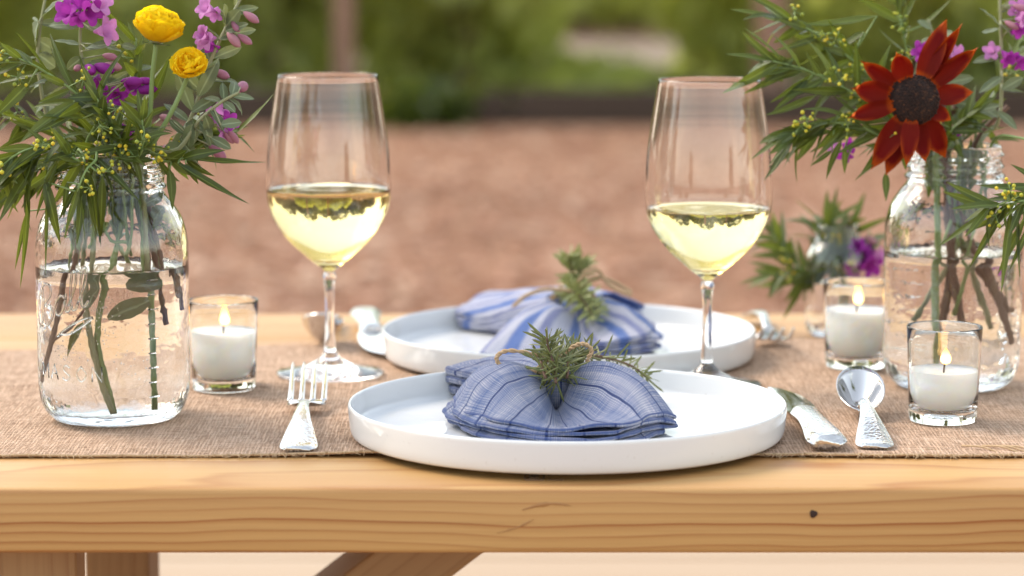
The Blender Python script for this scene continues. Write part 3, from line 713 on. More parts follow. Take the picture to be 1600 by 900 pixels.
# ---- mason jars ----------------------------------------------------
def jar(name, label, base, sc, rz, lettering, group, water=.097):
    t = thing(name, label, 'jar', base, rz, group); n = 96
    outp = [(0, .0015), (.028, .001), (.034, 0), (.0385, .001)]+smooth_prof([(.0385, .001), (.0435, .006), (.0468, .014), (.0480, .025), (.0483, .05), (.0483, .085), (.0483, .108), (.0474, .118), (.0440, .129), (.0385, .1375), (.0345, .1425), (.0330, .146)], 40)
    nk = [(.0330, .146), (.0348, .1472), (.0352, .1488), (.0336, .1502), (.0326, .1520), (.0327, .1535), (.0342, .1546), (.0344, .1558), (.0328, .1572), (.0324, .1600), (.0326, .1618), (.0342, .1630), (.0342, .1642), (.0326, .1655), (.0322, .1685), (.0314, .1700), (.0300, .1702)]
    inn = smooth_prof([(.0292, .1690), (.0290, .158), (.0297, .147), (.0340, .138), (.0405, .1275), (.0440, .1165), (.0449, .106), (.0449, .085), (.0449, .05), (.0446, .028), (.0430, .017), (.0390, .010), (.034, .0075)], 36)
    pr = [(r*sc, z*sc) for r, z in outp+nk[1:]+inn+[(.015, .0065), (0, .006)]]
    gb = ob('glass_body', me_new('glass_body', *lathe(pr, n)[:2], M_jar, True, None, True), t)
    lv = water
    ins = [(r+.00015, z) for r, z in inn[::-1] if z < lv-.001]
    wp = [(0, .00585), (.015, .00635)]+ins+[(.0450, lv+.0018), (.0446, lv+.0013), (.0436, lv+.0003), (.0415, lv), (.02, lv), (0, lv)]
    ob('water', me_new('water', *lathe([(r*sc, z*sc) for r, z in wp], n)[:2], M_water, True, None, True), t)
    if lettering:
        R0 = .0483*sc
        def wrap(pts, mb, r=.00085):
            q = []
            for s, z in pts:
                a = -PI/2+s/R0; q.append((R0*math.cos(a), R0*math.sin(a), z))
            mb.add(*tube(q, r, 6))
        def stroke(mb, pts, ox, oz, sc_, sh, rot, r=.00085, n=30):
            P = catmull(pts, n) if len(pts) > 2 else pts; out = []
            for x, y in P:
                x2 = x+y*sh; X = x2*math.cos(rot)-y*math.sin(rot); Yy = x2*math.sin(rot)+y*math.cos(rot); out.append((ox+X*sc_, oz+Yy*sc_))
            wrap(out, mb, r)
        B = [[(.05, 1.), (.1, .6), (.0, .05), (-.12, .0)], [(-.15, .8), (.1, 1.08), (.45, 1.02), (.5, .75), (.15, .52), (.5, .45), (.58, .15), (.3, -.05), (.0, .08)]]
        A = [[(.46, .40), (.25, .52), (.02, .28), (.12, .0), (.32, .08), (.46, .40)], [(.48, .54), (.44, .2), (.50, .02), (.68, .14)]]
        Lw = [[(.0, .15), (.25, .6), (.3, 1.0), (.18, 1.02), (.1, .55), (.12, .1), (.22, .0), (.34, .14)]]
        mb = MB()
        for ch, ox, oz, s in ((B, -.0480, .0635, .022), (A, -.0335, .0710, .021), (Lw, -.0225, .0745, .022), (Lw, -.0155, .0770, .022)):
            for p in ch: stroke(mb, p, ox, oz, s, .28, .28)
        stroke(mb, [(-.030, .060), (-.022, .0605), (-.012, .0665), (-.006, .0715), (-.013, .0700), (-.024, .0640), (-.032, .058)], 0, 0, 1, 0, 0, .0007)
        ob('raised_script', mb.me('raised_script', M_jar, True, True), gb)
        mb = MB()
        LT = {'M': [[(0, 0), (0, 1), (.4, .35), (.8, 1), (.8, 0)]], 'A': [[(0, 0), (.35, 1), (.7, 0)], [(.15, .38), (.55, .38)]],
              'S': [[(.6, .85), (.3, 1), (.05, .78), (.3, .52), (.6, .28), (.33, 0), (.0, .15)]], 'O': [[(.35, 1), (.0, .5), (.35, 0), (.7, .5), (.35, 1)]], 'N': [[(0, 0), (0, 1), (.65, 0), (.65, 1)]]}
        for i, ch in enumerate('MASON'):
            for p in LT[ch]:
                if ch in 'SO': stroke(mb, p, -.049+i*.0105, .0310, .0095, 0, 0, .00045)
                else: wrap([(-.049+i*.0105+x*.0095, .0310+y*.0095) for x, y in p], mb, .00045)
        ob('raised_lettering', mb.me('raised_lettering', M_jar, True, True), gb)
        for i in range(9):
            mb = MB(); wrap([(.0290, .020+i*.0092), (.0320, .020+i*.0092), (.0345 if i % 2 else .0365, .020+i*.0092)], mb, .00045); ob('measure_mark', mb.me('measure_mark', M_jar, True, True), gb)
    return t
JL = at(180, 652, RUN); JR = at(1485, 601, RUN); JS = at(1306, 523, TAB); JL.z = JR.z = RUN; JS.z = TAB+.0004
jar('mason_jar', 'large glass mason jar of water at the left holding yellow and purple flowers', JL, 1, 0, True, 'glass jars of flowers')
jar('mason_jar', 'large glass mason jar of water at the right holding the dark red flower', JR, .965, 2.6, True, 'glass jars of flowers', .094)
jar('bud_jar', 'small glass jar at the back behind the right candles', JS, .50, 0, False, 'glass jars of flowers', .08)
# air bubbles clinging inside the front jar
mb = MB()
for i in range(260):
    c = random.choice([(-.012, .072), (-.004, .066), (.004, .075), (.006, .060), (-.02, .052), (-.03, .045), (.018, .04), (-.005, .08)])
    s = random.gauss(c[0], .006); z = random.gauss(c[1], .006); a = -PI/2+s/.0445; r = .0439
    mb.add(*blob((JL.x+r*math.cos(a), JL.y+r*math.sin(a), JL.z+z), rnd(.0002, .00055), 1))
tag(ob('air_bubble', mb.me('air_bubble', M_bubble)), 'tiny air bubbles clinging inside the left jar', kind='stuff')

# ---- candles -------------------------------------------------------
def votive(p, wax_h, lab, lab2):
    p = at(*p, RUN)
    t = thing('votive_holder', lab, 'candle holder', p, 0, 'clear glass candle holders')
    prof = [(0, .0008), (.018, .0005), (.0205, 0), (.0212, .001), (.0216, .006), (.0222, .02), (.0234, .05), (.0240, .0600), (.0238, .0608), (.0234, .0608), (.0231, .060), (.0225, .05), (.0213, .02), (.0208, .0095), (.0185, .0078), (0, .0075)]
    ob('glass_cup', me_new('glass_cup', *lathe(prof, 72)[:2], M_votive, True, None, True), t)
    t = thing('candle', lab2, 'candle', p, 0, 'lit white candles')
    h = wax_h; r1 = .0211+(.0223-.0211)*(h-.02)/.03
    wp = [(0, .0079), (.0182, .0082), (.0203, .0098), (.0209, .02), (r1, h), (r1-.0012, h-.0007), (.012, h-.0016), (.004, h-.0022), (0, h-.0022)]
    wx = ob('wax', me_new('wax', *lathe(wp, 64)[:2], M_wax, True, None, True), t)
    mb = MB(); mb.add(*tube([(0, 0, h-.003), (.0003, 0, h+.002), (.0012, 0, h+.0052)], .0006, 6)); ob('wick', mb.me('wick', M_wick), wx)
    fp = smooth_prof([(0, 0), (.0025, .0014), (.0034, .0038), (.0026, .0064), (.0010, .0092), (0, .0108)], 18)
    ob('flame', me_new('flame', *lathe(fp, 20)[:2], M_flame), t, (.0011, 0, h+.0030))
votive((350, 607), .040, 'clear glass candle holder right of the left flower jar', 'lit white candle beside the left flower jar')
votive((1337, 572), .041, 'clear glass candle holder behind the spoon, left of the right flower jar', 'lit white candle left of the right flower jar')
votive((1473, 657), .033, 'clear glass candle holder nearest the viewer in front of the right flower jar', 'lit white candle in front of the right flower jar')

# ---- cutlery -------------------------------------------------------
def strip(mb, pts, thick=.0022, nc=6, crown=.0):          # pts: (y, halfwidth, z, xoff)
    P = catmull(pts, 40); n = len(P); rows = []
    for y, w, z, xo in P:
        ring = []
        w = max(w, .0004)
        for k in range(nc): s = -1+2*k/(nc-1); ring.append((xo+s*w, y, z+crown*(1-s*s)+thick*.5*(1-s**6)))
        for k in range(nc): s = 1-2*k/(nc-1); ring.append((xo+s*w, y, z-thick*.5*(1-s**6)))
        rows.append(ring)
    m = 2*nc; v = [p for r in rows for p in r]; f = []
    for i in range(n-1):
        for k in range(m): a = i*m+k; b = i*m+(k+1) % m; f.append((a, b, b+m, a+m))
    f.append(tuple(range(m-1, -1, -1))); f.append(tuple(range((n-1)*m, n*m)))
    mb.add(v, f)
HZ = .0016
def handle(mb, y0, y1, zj):
    strip(mb, [(y0, .0080, HZ+.0008, 0), (y0+.0025, .0106, HZ+.001, 0), (y0+.010, .0113, HZ+.0018, 0), (y0+.026, .0092, HZ+.0055, 0), (y0+.046, .0062, HZ+.0100, 0), (y0+.068, .0043, HZ+.0125, 0), (y0+.09, .0034, HZ+.0125, 0), (y1, .0036, zj, 0)], .003, 8, .0006)
def cutlery(kind, label, group, base, rz):
    t = thing(kind, label, 'cutlery', base, rz, group)
    mb = MB()
    if kind == 'fork':
        handle(mb, 0, .118, HZ+.0085); ob('handle', mb.me('handle', M_hammer, True, True), t)
        mb = MB(); strip(mb, [(.1165, .0034, HZ+.0086, 0), (.124, .0065, HZ+.0068, 0), (.131, .0115, HZ+.0045, 0), (.140, .0125, HZ+.0040, 0), (.146, .0125, HZ+.0048, 0)], .0022, 8, -.0009); ob('root', mb.me('root', M_silver, True, True), t)
        for k in range(4):
            x = -.0108+k*.0072; mb = MB(); strip(mb, [(.1455, .0019, HZ+.0048, x), (.165, .0017, HZ+.0085, x), (.185, .0014, HZ+.0145, x*1.02), (.198, .0007, HZ+.0205, x*1.02)], .0020, 6); ob('tine', mb.me('tine', M_silver, True, True), t)
    elif kind == 'spoon':
        handle(mb, 0, .0925, HZ+.0062); ob('handle', mb.me('handle', M_hammer, True, True), t)
        v = []; f = []; nr, na = 10, 40; L, Wd = .0285, .0155
        def sp(r, a, dz):
            x = r*Wd*math.cos(a)*(1+.06*math.sin(a)); y = r*L*math.sin(a); z = .0150*(r*r-1)+dz
            tl = R(20); yy = y*math.cos(tl)-z*math.sin(tl); zz = y*math.sin(tl)+z*math.cos(tl)
            return (x, .1185+yy, HZ+.0165+zz)
        for dz, rv in ((0, 1), (-.0012, 1.0)):
            v.append(sp(0, 0, dz))
            for j in range(1, nr+1):
                for i in range(na): v.append(sp(j/nr*rv, 2*PI*i/na, dz))
        H = 1+nr*na
        for o in (0, H):
            for i in range(na):
                k = (i+1) % na; f.append((o, o+1+i, o+1+k))
                for j in range(nr-1): a = o+1+j*na; f.append((a+i, a+na+i, a+na+k, a+k))
        a = 1+(nr-1)*na
        for i in range(na): k = (i+1) % na; f.append((a+i, H+a+i, H+a+k, a+k))
        ob('bowl', me_new('bowl', v, f, M_silver, True, None, True), t)
    else:
        strip(mb, [(0, .0085, HZ+.0042, 0), (.003, .0118, HZ+.0046, 0), (.012, .0122, HZ+.0055, 0), (.04, .0098, HZ+.0062, 0), (.07, .0082, HZ+.0062, 0), (.092, .0090, HZ+.0055, 0), (.098, .0088, HZ+.005, 0)], .0075, 8, .0012); ob('handle', mb.me('handle', M_hammer, True, True), t)
        mb = MB(); strip(mb, [(.0975, .0080, HZ+.0048, 0), (.11, .0098, HZ+.0040, .0012), (.14, .0105, HZ+.0034, .0014), (.17, .0092, HZ+.003, .0004), (.19, .0060, HZ+.003, -.0028), (.2, .0018, HZ+.003, -.0072)], .0020, 6); ob('blade', mb.me('blade', M_silver, True, True), t)
    return t
def lay(kind, end, tip, lab, group):
    a, b = at(*end, RUN), at(*tip, RUN); rz = math.atan2(b.y-a.y, b.x-a.x)-PI/2
    return cutlery(kind, lab, group, (a.x, a.y, RUN-.0005), rz)
lay('fork', (466, 707), (487, 604), 'silver fork with hammered handle at the front, left of the front plate', 'silver forks')
lay('knife', (1294, 706), (1207, 601), 'silver table knife with hammered handle right of the front plate', 'silver knives')
lay('spoon', (1368, 703), (1328, 610), 'silver spoon lying bowl up between the knife and the nearest candle', 'silver spoons')
lay('spoon', (513, 501), (503, 545), 'silver spoon at the back, behind the stem of the left wine glass', 'silver spoons')
lay('knife', (570, 499), (592, 560), 'silver knife at the back, left of the back plate', 'silver knives')
lay('fork', (1178, 497), (1216, 560), 'silver fork at the back, right of the back plate', 'silver forks')

# ================================================================== FLOWERS
def petal_mesh(name, mat, wide, cup, n=7, ruff=.0, point=.5, m=7):
    v = []; f = []; uv = []
    for j in range(n+1):
        t = j/n; w = wide*.5*((max(0, math.sin(PI*min(1, (t*.93+.07)**point)))**.7) if not ruff or ruff < .03 else min(1, (t*1.5+.12)**.8)*(max(0, 1-.85*max(0, (t-.6)/.4)**2))**.5)
        a = cup*t; y = math.sin(a)/cup; z = (1-math.cos(a))/cup
        for i in range(m):
            s = -1+2*i/(m-1); zz = z+s*s*w*.35+ruff*math.sin(s*7+t*5)*t*t; yy = y*(1-.10*s*s*t)+ruff*math.sin(s*11+1)*t**3
            v.append((s*w, yy, zz)); uv.append((s/2+.5, t))
    for j in range(n):
        for i in range(m-1): a = j*m+i; f.append((a, a+1, a+m+1, a+m))
    return me_new(name, v, f, mat, True, uv)
def orient(axis, spin=0):
    z = Vector(axis).normalized(); x = z.orthogonal().normalized(); y = z.cross(x)
    return Matrix(((x.x, y.x, z.x), (x.y, y.y, z.y), (x.z, y.z, z.z))) @ Matrix.Rotation(spin, 3, 'Z')
def place(par, me, name, pos, rot3, sx, sy=None, sz=None):
    sy = sy or sx; sz = sz or sx
    M = (rot3 @ Matrix.Diagonal((sx, sy, sz))).to_4x4(); M.translation = Vector(pos)-par.location
    return ob(name, me, par, M=M)
def stem_path(par, pts, r0, r1, mat, n=28, knots=0):
    P = catmull([tuple(Vector(p)-par.location) for p in pts], n)
    rr = [lerp(r0, r1, i/(n-1))*(1+knots*(.5+.5*math.sin(i*2.7))**6) for i in range(n)]
    mb = MB(); mb.add(*tube(P, rr, 8)); ob('stem', mb.me('stem', mat), par); return [Vector(p)+par.location for p in P]
# purple tubular flower and bud
def bell_mesh(name, mat):
    prof = [(.0012, 0), (.0022, .003), (.0038, .007), (.0050, .011), (.0060, .014)]; n = 30; v, f, uv = lathe(prof, n); v = list(v); f = list(f); uv = [(u, q*.5) for u, q in uv]
    last = len(v)-n
    for k in range(1, 5):
        b = len(v)
        for i in range(n):
            a = 2*PI*i/n; lob = .5+.5*math.cos(5*a); ext = k/4*(.0018+.0062*lob**.6); r = .0060+ext*.85; z = .014+ext*.45-.0012*(k/4)**2*lob*2
            v.append((r*math.cos(a), r*math.sin(a), z+.0006*math.sin(9*a+k))); uv.append((i/n, .5+k/8))
        pr = last if k == 1 else b-n
        for i in range(n): q = (i+1) % n; f.append((pr+i, pr+q, b+q, b+i))
    return me_new(name, v, f, mat, True, uv)
BELL = [bell_mesh('flower', M_purple), bell_mesh('flower', M_lilac)]
BUD = me_new('bud', *lathe(smooth_prof([(0, 0), (.0022, .002), (.0037, .006), (.0030, .0095), (0, .012)], 12), 12)[:3][:2], M_pinkbud)
BUDP = me_new('bud', *lathe(smooth_prof([(0, 0), (.0022, .002), (.0037, .006), (.0030, .0095), (0, .012)], 12), 12)[:2], M_purple)

def nearest(P, q): return min(P, key=lambda p: (p-Vector(q)).length)
def sage(label, group, base, pts, leaves, flowers, buds, Y, rst=.0013, extra=0):
    """grey-leaved stem; leaves: (px,py, px,py, width px, dY); flowers: (px,py,scale,kind,dirx,dirz)"""
    t = thing('flowering_sage', label, 'flower stem', base, 0, group)
    P = stem_path(t, pts, .0017, .0009, M_olive)
    for (x0, y0, x1, y1, w, dy) in leaves:
        b, e = dep(x0, y0, Y+dy), dep(x1, y1, Y+dy+rnd(-.012, .012)); leaf(t, random.choice(OVAL), b, e, w/2430, rnd(-.7, .7))
        q = nearest(P, b)
        if .002 < (q-b).length < .05: mb = MB(); mb.add(*tube([q-t.location, b-t.location], .0005, 5)); ob('leaf_stalk', mb.me('leaf_stalk', M_olive), t)
    for (x, y, s, k, dx, dz) in flowers:
        c = dep(x, y, Y-.008+rnd(-.008, .008)); s *= rnd(.52, .70); fl = place(t, BELL[k], 'flower', c-Vector((dx, -.6, dz)).normalized()*.012*s, orient((dx, -.6, dz), rnd(0, 6)), s)
        q = nearest(P, c); mb = MB(); mb.add(*tube([q-t.location, c-Vector((dx, -.6, dz)).normalized()*.012*s-t.location], .0005, 5)); fl.parent = ob('flower_stalk', mb.me('flower_stalk', M_olive), t)
    for (x, y, s, k) in buds:
        c = dep(x, y, Y-.005); q = nearest(P, c); d = (c-q); d = d.normalized() if d.length > 1e-4 else Vector((0, 0, 1)); place(t, (BUD, BUDP)[k], 'bud', c-d*.006*s, orient(d+Vector((0, 0, -.3))), s*.72, s*.72, s*1.15)
        mb = MB(); mb.add(*tube([q-t.location, c-d*.004*s-t.location], .0005, 5)); ob('flower_stalk', mb.me('flower_stalk', M_olive), t)
    for k in range(extra):                  # small leaf pairs along the stem
        p = P[int(lerp(4, len(P)*.62, k/max(1, extra)))]; d = rdir(); d.z = abs(d.z)*.6; d.normalize(); leaf(t, random.choice(OVAL), p, p+d*rnd(.014, .024), rnd(.007, .011), rnd(-1, 1))
    return t
def willow(label, group, base, pts, n, Lpx, Y=None, start=.3, wpx=13, bunch=3, droop=.35, mat=None, sp=.75, explicit=(), kd=2430, bare=False):
    """narrow-leaved branch with little yellow bud clusters"""
    t = thing('leafy_branch', label, 'leafy branch', base, 0, group)
    P = stem_path(t, pts, .0012, .0006, mat or M_gstem, 32, .3 if mat else 0)
    m = len(P)
    n = int(n*2.1)
    for k in range(n):
        s = lerp(start, 1, (k+.5)/n); i = min(m-2, int(s*(m-1))); p = P[i].lerp(P[i+1], s*(m-1)-i); tg = (P[i+1]-P[i]).normalized()
        a = k*2.4+rnd(-.5, .5); o1 = tg.orthogonal().normalized(); o2 = tg.cross(o1)
        d = tg*rnd(.5, 1.2)+(o1*math.cos(a)+o2*math.sin(a))*sp*rnd(.7, 1.2)+Vector((0, 0, -droop*rnd(.2, 1.3))); d.y *= .7; d.normalize()
        L = Lpx/kd*rnd(.45, 1.3); leaf(t, random.choice(LANCE), p, p+d*L, wpx/kd*rnd(.8, 1.4), rnd(-1.2, 1.2))
    if not bare: leaf(t, LANCE[0], P[-1], P[-1]+(P[-1]-P[-3]).normalized()*Lpx/kd*.9, wpx/kd, .3)
    for (x0, y0, x1, y1, w, dy0, dy1) in explicit:
        b = dep(x0, y0, Y+dy0); leaf(t, random.choice(LANCE[:3]), b, dep(x1, y1, Y+dy1), 1.05*w/kd, rnd(-.5, .5))
        q = nearest(P, b)
        if .002 < (q-b).length < .06: mb = MB(); mb.add(*tube([q-t.location, b-t.location], [.0007, .0005], 5)); ob('leaf_stalk', mb.me('leaf_stalk', M_gstem), t)
    mb = MB(); sk = MB(); bunch = max(1, int(bunch*.72+.3))
    for k in range(bunch):
        s = lerp(start+.1, .97, (k+rnd(.2, .8))/max(1, bunch)); p = P[int(s*(m-1))]; d = (rdir()+Vector((0, -.7, .1))).normalized(); c = p+d*.011
        sk.add(*tube([p-t.location, c-t.location], .0004, 4))
        for j in range(random.randint(7, 11)):
            q = c+rdir()*rnd(.003, .0085); sk.add(*tube([c-t.location, q-t.location], .00025, 4)); mb.add(*blob(q-t.location, rnd(.0009, .0016), 1))
    if bunch:
        o = ob('bud_cluster', mb.me('bud_cluster', M_bud), t); o['kind'] = 'stuff'; o = ob('bud_stalks', sk.me('bud_stalks', M_gstem), t); o['kind'] = 'stuff'
    return t
# yellow ranunculus-like flowers
PY = [petal_mesh('petal', M_yellow, 1.05, c, ruff=.035, point=.8) for c in (1.0, .8, 1.3)]
PO = [petal_mesh('petal', M_orange, 1.05, c, ruff=.05, point=.8) for c in (1.0, .8, 1.3)]
SEP = petal_mesh('sepal', M_gstem, .4, .5, 4, 0, .6, 3)
def ranunculus(label, base, pts, cen, axis, r, P_, layers):
    t = thing('yellow_flower', label, 'flower', base, 0, 'yellow ruffled flowers')
    S = stem_path(t, pts, .0019, .0014, M_gstem)
    O = orient(axis); k = 0
    for (n, tilt, L) in layers:
        for i in range(n):
            a = 2*PI*i/n+k*.4+rnd(-.12, .12); q = O @ Matrix.Rotation(a, 3, 'Z') @ Matrix.Rotation(R(tilt+rnd(-5, 5)), 3, 'X')
            place(t, random.choice(P_), 'petal', Vector(cen)+(O @ Vector((0, 0, rnd(0, .001)*k))), q, r*L*rnd(.92, 1.08))
        k += 1
    for i in range(5):
        q = O @ Matrix.Rotation(2*PI*i/5, 3, 'Z') @ Matrix.Rotation(R(-8), 3, 'X'); place(t, SEP, 'sepal', Vector(cen)-(O @ Vector((0, 0, .0012))), q, r*.45)
    v, f = blob((0, 0, 0), (.0045, .0045, .003), 2); place(t, me_new('seed_head', v, f, M_olive), 'seed_head', Vector(cen)+(O @ Vector((0, 0, .002))), O, 1)

YJ = JL.y; ZB = JL.z
def jarpt(J, dx, dy, z): return Vector((J.x+dx, J.y+dy, J.z+z))
mouthL = lambda dx, dy: jarpt(JL, dx, dy, .170)
G1, G2 = 'stems of the left bouquet', 'stems of the right bouquet'
# --- left bouquet
fc = dep(244, 66, YJ-.012)
ranunculus('large bright yellow flower standing tallest in the left bouquet', jarpt(JL, .001, -.022, .009), [jarpt(JL, .003, -.026, .009), jarpt(JL, -.006, -.018, .06), jarpt(JL, .006, -.004, .12), jarpt(JL, .018, 0, .175), dep(232, 200, YJ-.01), dep(238, 120, YJ-.012), fc], fc, (.16, -.10, 1), .0215, PY,
  [(8, 4, .92), (9, 18, 1.0), (9, 30, 1.0), (8, 40, 1.0), (8, 50, .95), (6, 62, .85), (5, 74, .75)])
fc = dep(297, 110, YJ-.02)
ranunculus('smaller amber yellow flower facing the viewer in the left bouquet', jarpt(JL, .022, -.010, .012), [jarpt(JL, .024, -.016, .010), jarpt(JL, .022, -.012, .08), jarpt(JL, .020, -.006, .17), dep(238, 225, YJ-.015), dep(268, 175, YJ-.018), dep(288, 133, YJ-.015), fc], fc, (.10, -.85, .72), .0140, PO,
  [(7, 4, 1.), (7, 16, 1.), (7, 32, .92), (6, 48, .75), (5, 62, .58), (5, 74, .42)])
sage('sage stem with magenta flowers rising left of the large yellow flower', G1, jarpt(JL, -.03, -.02, .02),
  [jarpt(JL, -.026, -.010, .088), jarpt(JL, -.020, -.008, .11), jarpt(JL, -.010, 0, .17), dep(165, 220, YJ), dep(135, 120, YJ+.005), dep(125, 60, YJ+.005), dep(134, -25, YJ+.005)],
  [(128, 40, 75, 32, 17, 0), (124, 70, 80, 62, 20, .005), (130, 80, 150, 62, 12, -.01), (130, 38, 165, 48, 15, .01), (128, 90, 105, 108, 20, 0), (135, 75, 185, 68, 15, -.005), (138, 100, 190, 95, 16, .0), (140, 115, 110, 130, 14, .01), (150, 120, 195, 125, 17, .01), (155, 140, 205, 110, 15, .01), (158, 160, 120, 170, 14, .01), (165, 165, 215, 165, 15, .0), (165, 180, 130, 195, 14, 0), (170, 190, 225, 190, 15, 0), (178, 200, 150, 220, 15, 0), (160, 70, 190, 85, 12, 0), (190, 70, 212, 75, 12, .01)],
  [(105, 18, 1.1, 0, -.4, .2), (125, 5, 1.2, 0, .1, .5), (142, 18, 1.1, 0, .3, -.1), (155, 5, 1.1, 1, .5, .3), (120, 28, .9, 0, -.2, -.5), (165, 48, 1.15, 1, .9, .1), (150, 130, 1.05, 0, -.1, -.5), (180, 150, 1.25, 0, .1, -.3), (192, 205, 1., 0, .3, -.6), (205, 135, .8, 0, .3, -.2)],
  [(139, 102, 1.3, 1), (160, 100, 1.4, 1), (174, 98, 1.1, 0), (203, 122, 1.2, 1), (224, 135, 1.2, 1), (224, 122, .9, 1), (122, 102, .8, 0), (170, 84, .9, 0), (155, 165, .9, 0), (118, 172, 1, 0)], YJ, extra=10)
sage('grey green leafy stem at the far left of the left bouquet', G1, jarpt(JL, -.02, .005, .03),
  [jarpt(JL, -.022, .012, .092), jarpt(JL, -.018, .012, .12), jarpt(JL, -.012, .012, .17), dep(82, 200, YJ+.02), dep(60, 110, YJ+.02), dep(62, 50, YJ+.02), dep(74, -20, YJ+.02)],
  [(62, 30, 100, -10, 24, .02), (60, 35, 40, 75, 36, .015), (62, 36, 122, 40, 20, .02), (58, 62, 88, 80, 24, .025), (60, 85, 88, 105, 26, .02), (58, 90, 30, 92, 10, .02), (60, 36, 50, 24, 6, .02), (70, 130, 40, 135, 16, .02), (75, 160, 40, 175, 16, .02), (72, 150, 105, 140, 16, .02)], [], [], YJ, extra=4)
sage('tall grey leaved sage stem leaning right with pale pink flowers', G1, jarpt(JL, .03, .0, .05),
  [jarpt(JL, .028, .008, .088), jarpt(JL, .024, .006, .12), jarpt(JL, .016, .004, .17), dep(262, 245, YJ), dep(300, 180, YJ), dep(325, 105, YJ), dep(352, 45, YJ), dep(385, -20, YJ)],
  [(352, 42, 378, 12, 22, 0), (350, 48, 395, 38, 15, 0), (345, 62, 378, 56, 16, -.005), (348, 55, 402, 45, 17, 0), (335, 90, 378, 72, 18, 0), (330, 98, 310, 62, 19, 0), (345, 62, 320, 40, 14, .005), (355, 40, 342, 5, 18, 0), (365, 20, 400, 8, 14, 0), (370, 10, 365, -15, 14, .01), (325, 112, 308, 60, 16, .008), (322, 115, 335, 95, 22, -.008), (318, 130, 372, 110, 22, -.01), (312, 140, 270, 105, 24, .005), (310, 150, 340, 95, 22, -.012), (300, 172, 275, 110, 22, 0), (300, 175, 340, 150, 18, -.01), (295, 190, 255, 160, 16, .0), (290, 195, 325, 205, 24, -.012), (285, 205, 255, 215, 16, .01), (300, 185, 320, 230, 17, -.02), (282, 215, 310, 255, 17, -.01), (290, 205, 270, 240, 22, -.005)],
  [(322, 12, 1.05, 1, -.6, .3), (335, 20, .9, 1, -.2, -.4), (322, 60, 1., 1, -.5, .0), (330, 72, .9, 0, .0, -.7), (316, 55, .8, 1, -.6, .4)],
  [(392, 22, 1., 0), (365, 57, 1.1, 0), (382, 57, .9, 0), (368, 38, .8, 0), (343, 110, 1.1, 0)], YJ, extra=4)
sage('low grey leaved side stem reaching right with magenta and pale buds', G1, jarpt(JL, .02, .0, .08),
  [jarpt(JL, .024, -.014, .095), jarpt(JL, .022, -.010, .14), jarpt(JL, .02, -.008, .172), dep(275, 235, YJ-.015), dep(310, 190, YJ-.018), dep(345, 160, YJ-.02), dep(372, 145, YJ-.02)],
  [(362, 150, 372, 120, 17, -.02), (362, 150, 398, 152, 13, -.02), (358, 155, 392, 173, 15, -.02), (350, 156, 348, 128, 15, -.02), (345, 160, 318, 148, 13, -.018), (350, 160, 366, 172, 14, -.02), (330, 172, 352, 200, 18, -.02), (345, 195, 378, 190, 17, -.03), (320, 180, 335, 215, 18, -.03), (312, 190, 342, 225, 20, -.02), (330, 215, 362, 232, 16, -.02), (300, 195, 290, 235, 22, -.02), (290, 210, 262, 190, 16, -.01)],
  [(342, 180, 1.05, 1, -.2, .1), (357, 190, .95, 0, .5, .3), (352, 206, .9, 1, .7, -.3)],
  [(378, 130, 1.3, 0), (340, 233, 1.2, 0), (330, 172, .9, 0), (372, 142, .7, 0), (358, 212, .8, 0), (262, 182, .9, 0), (258, 228, .8, 0), (365, 210, .9, 0)], YJ, extra=3)
ML = mouthL
def br(label, mx, my, path, n, L, explicit=(), depth=.0, inw=(.0, .0), z0=None, **k):
    z0 = z0 or rnd(.092, .118)
    pts = [jarpt(JL, inw[0], inw[1], z0), jarpt(JL, (inw[0]+mx)/2, (inw[1]+my)/2, .12), jarpt(JL, mx, my, .171)]+[dep(x, y, YJ+d) for x, y, d in path]
    return willow(label, G1, pts[0], pts, n, L, YJ, start=.42, explicit=explicit, **k)
br('leafy branch arching far left at mid height of the left bouquet', -.014, -.01, [(150, 180, -.02), (80, 118, -.03), (0, 82, -.03), (-60, 90, -.03)], 16, 95, [(115, 160, 28, 214, 19, -.03, -.05), (110, 180, 55, 216, 15, -.03, -.05), (45, 130, -10, 185, 20, -.03, -.04)], inw=(.012, -.02), bunch=5)
br('drooping leafy branch hanging over the left side of the left jar', -.018, -.016, [(130, 255, -.04), (75, 230, -.05), (20, 245, -.055), (-30, 300, -.055)], 20, 105, [(115, 240, 68, 250, 15, -.045, -.06), (100, 215, 60, 262, 13, -.05, -.06), (60, 250, -10, 345, 22, -.05, -.06), (60, 240, -15, 300, 24, -.05, -.06), (45, 300, 34, 455, 9, -.05, -.05), (70, 280, 94, 384, 17, -.05, -.06), (42, 330, 22, 425, 7, -.03, -.03), (90, 255, 46, 345, 10, -.05, -.055)], inw=(-.02, -.01), bunch=5, droop=.6)
br('leafy branch bending down over the front of the left jar neck', -.006, -.022, [(150, 250, -.045), (135, 265, -.055), (120, 300, -.06)], 3, 85, [(130, 275, 125, 384, 14, -.055, -.055), (160, 275, 158, 390, 14, -.055, -.055), (105, 285, 98, 345, 10, -.05, -.055), (140, 270, 165, 395, 9, -.055, -.055), (75, 285, 66, 430, 7, -.05, -.05), (120, 290, 90, 345, 9, -.055, -.055)], inw=(-.012, -.015), bunch=4, droop=.8, bare=True)
br('pair of long narrow leaves reaching right over the left jar shoulder', .018, -.014, [(255, 252, -.02), (285, 248, -.025), (300, 246, -.025)], 5, 60, [(295, 246, 420, 270, 17, -.025, -.03), (278, 255, 389, 333, 16, -.03, -.04), (265, 265, 272, 328, 17, -.025, -.03), (290, 255, 312, 290, 10, -.03, -.03), (240, 250, 170, 252, 13, -.03, -.04)], inw=(.01, -.01), bunch=2, bare=True)
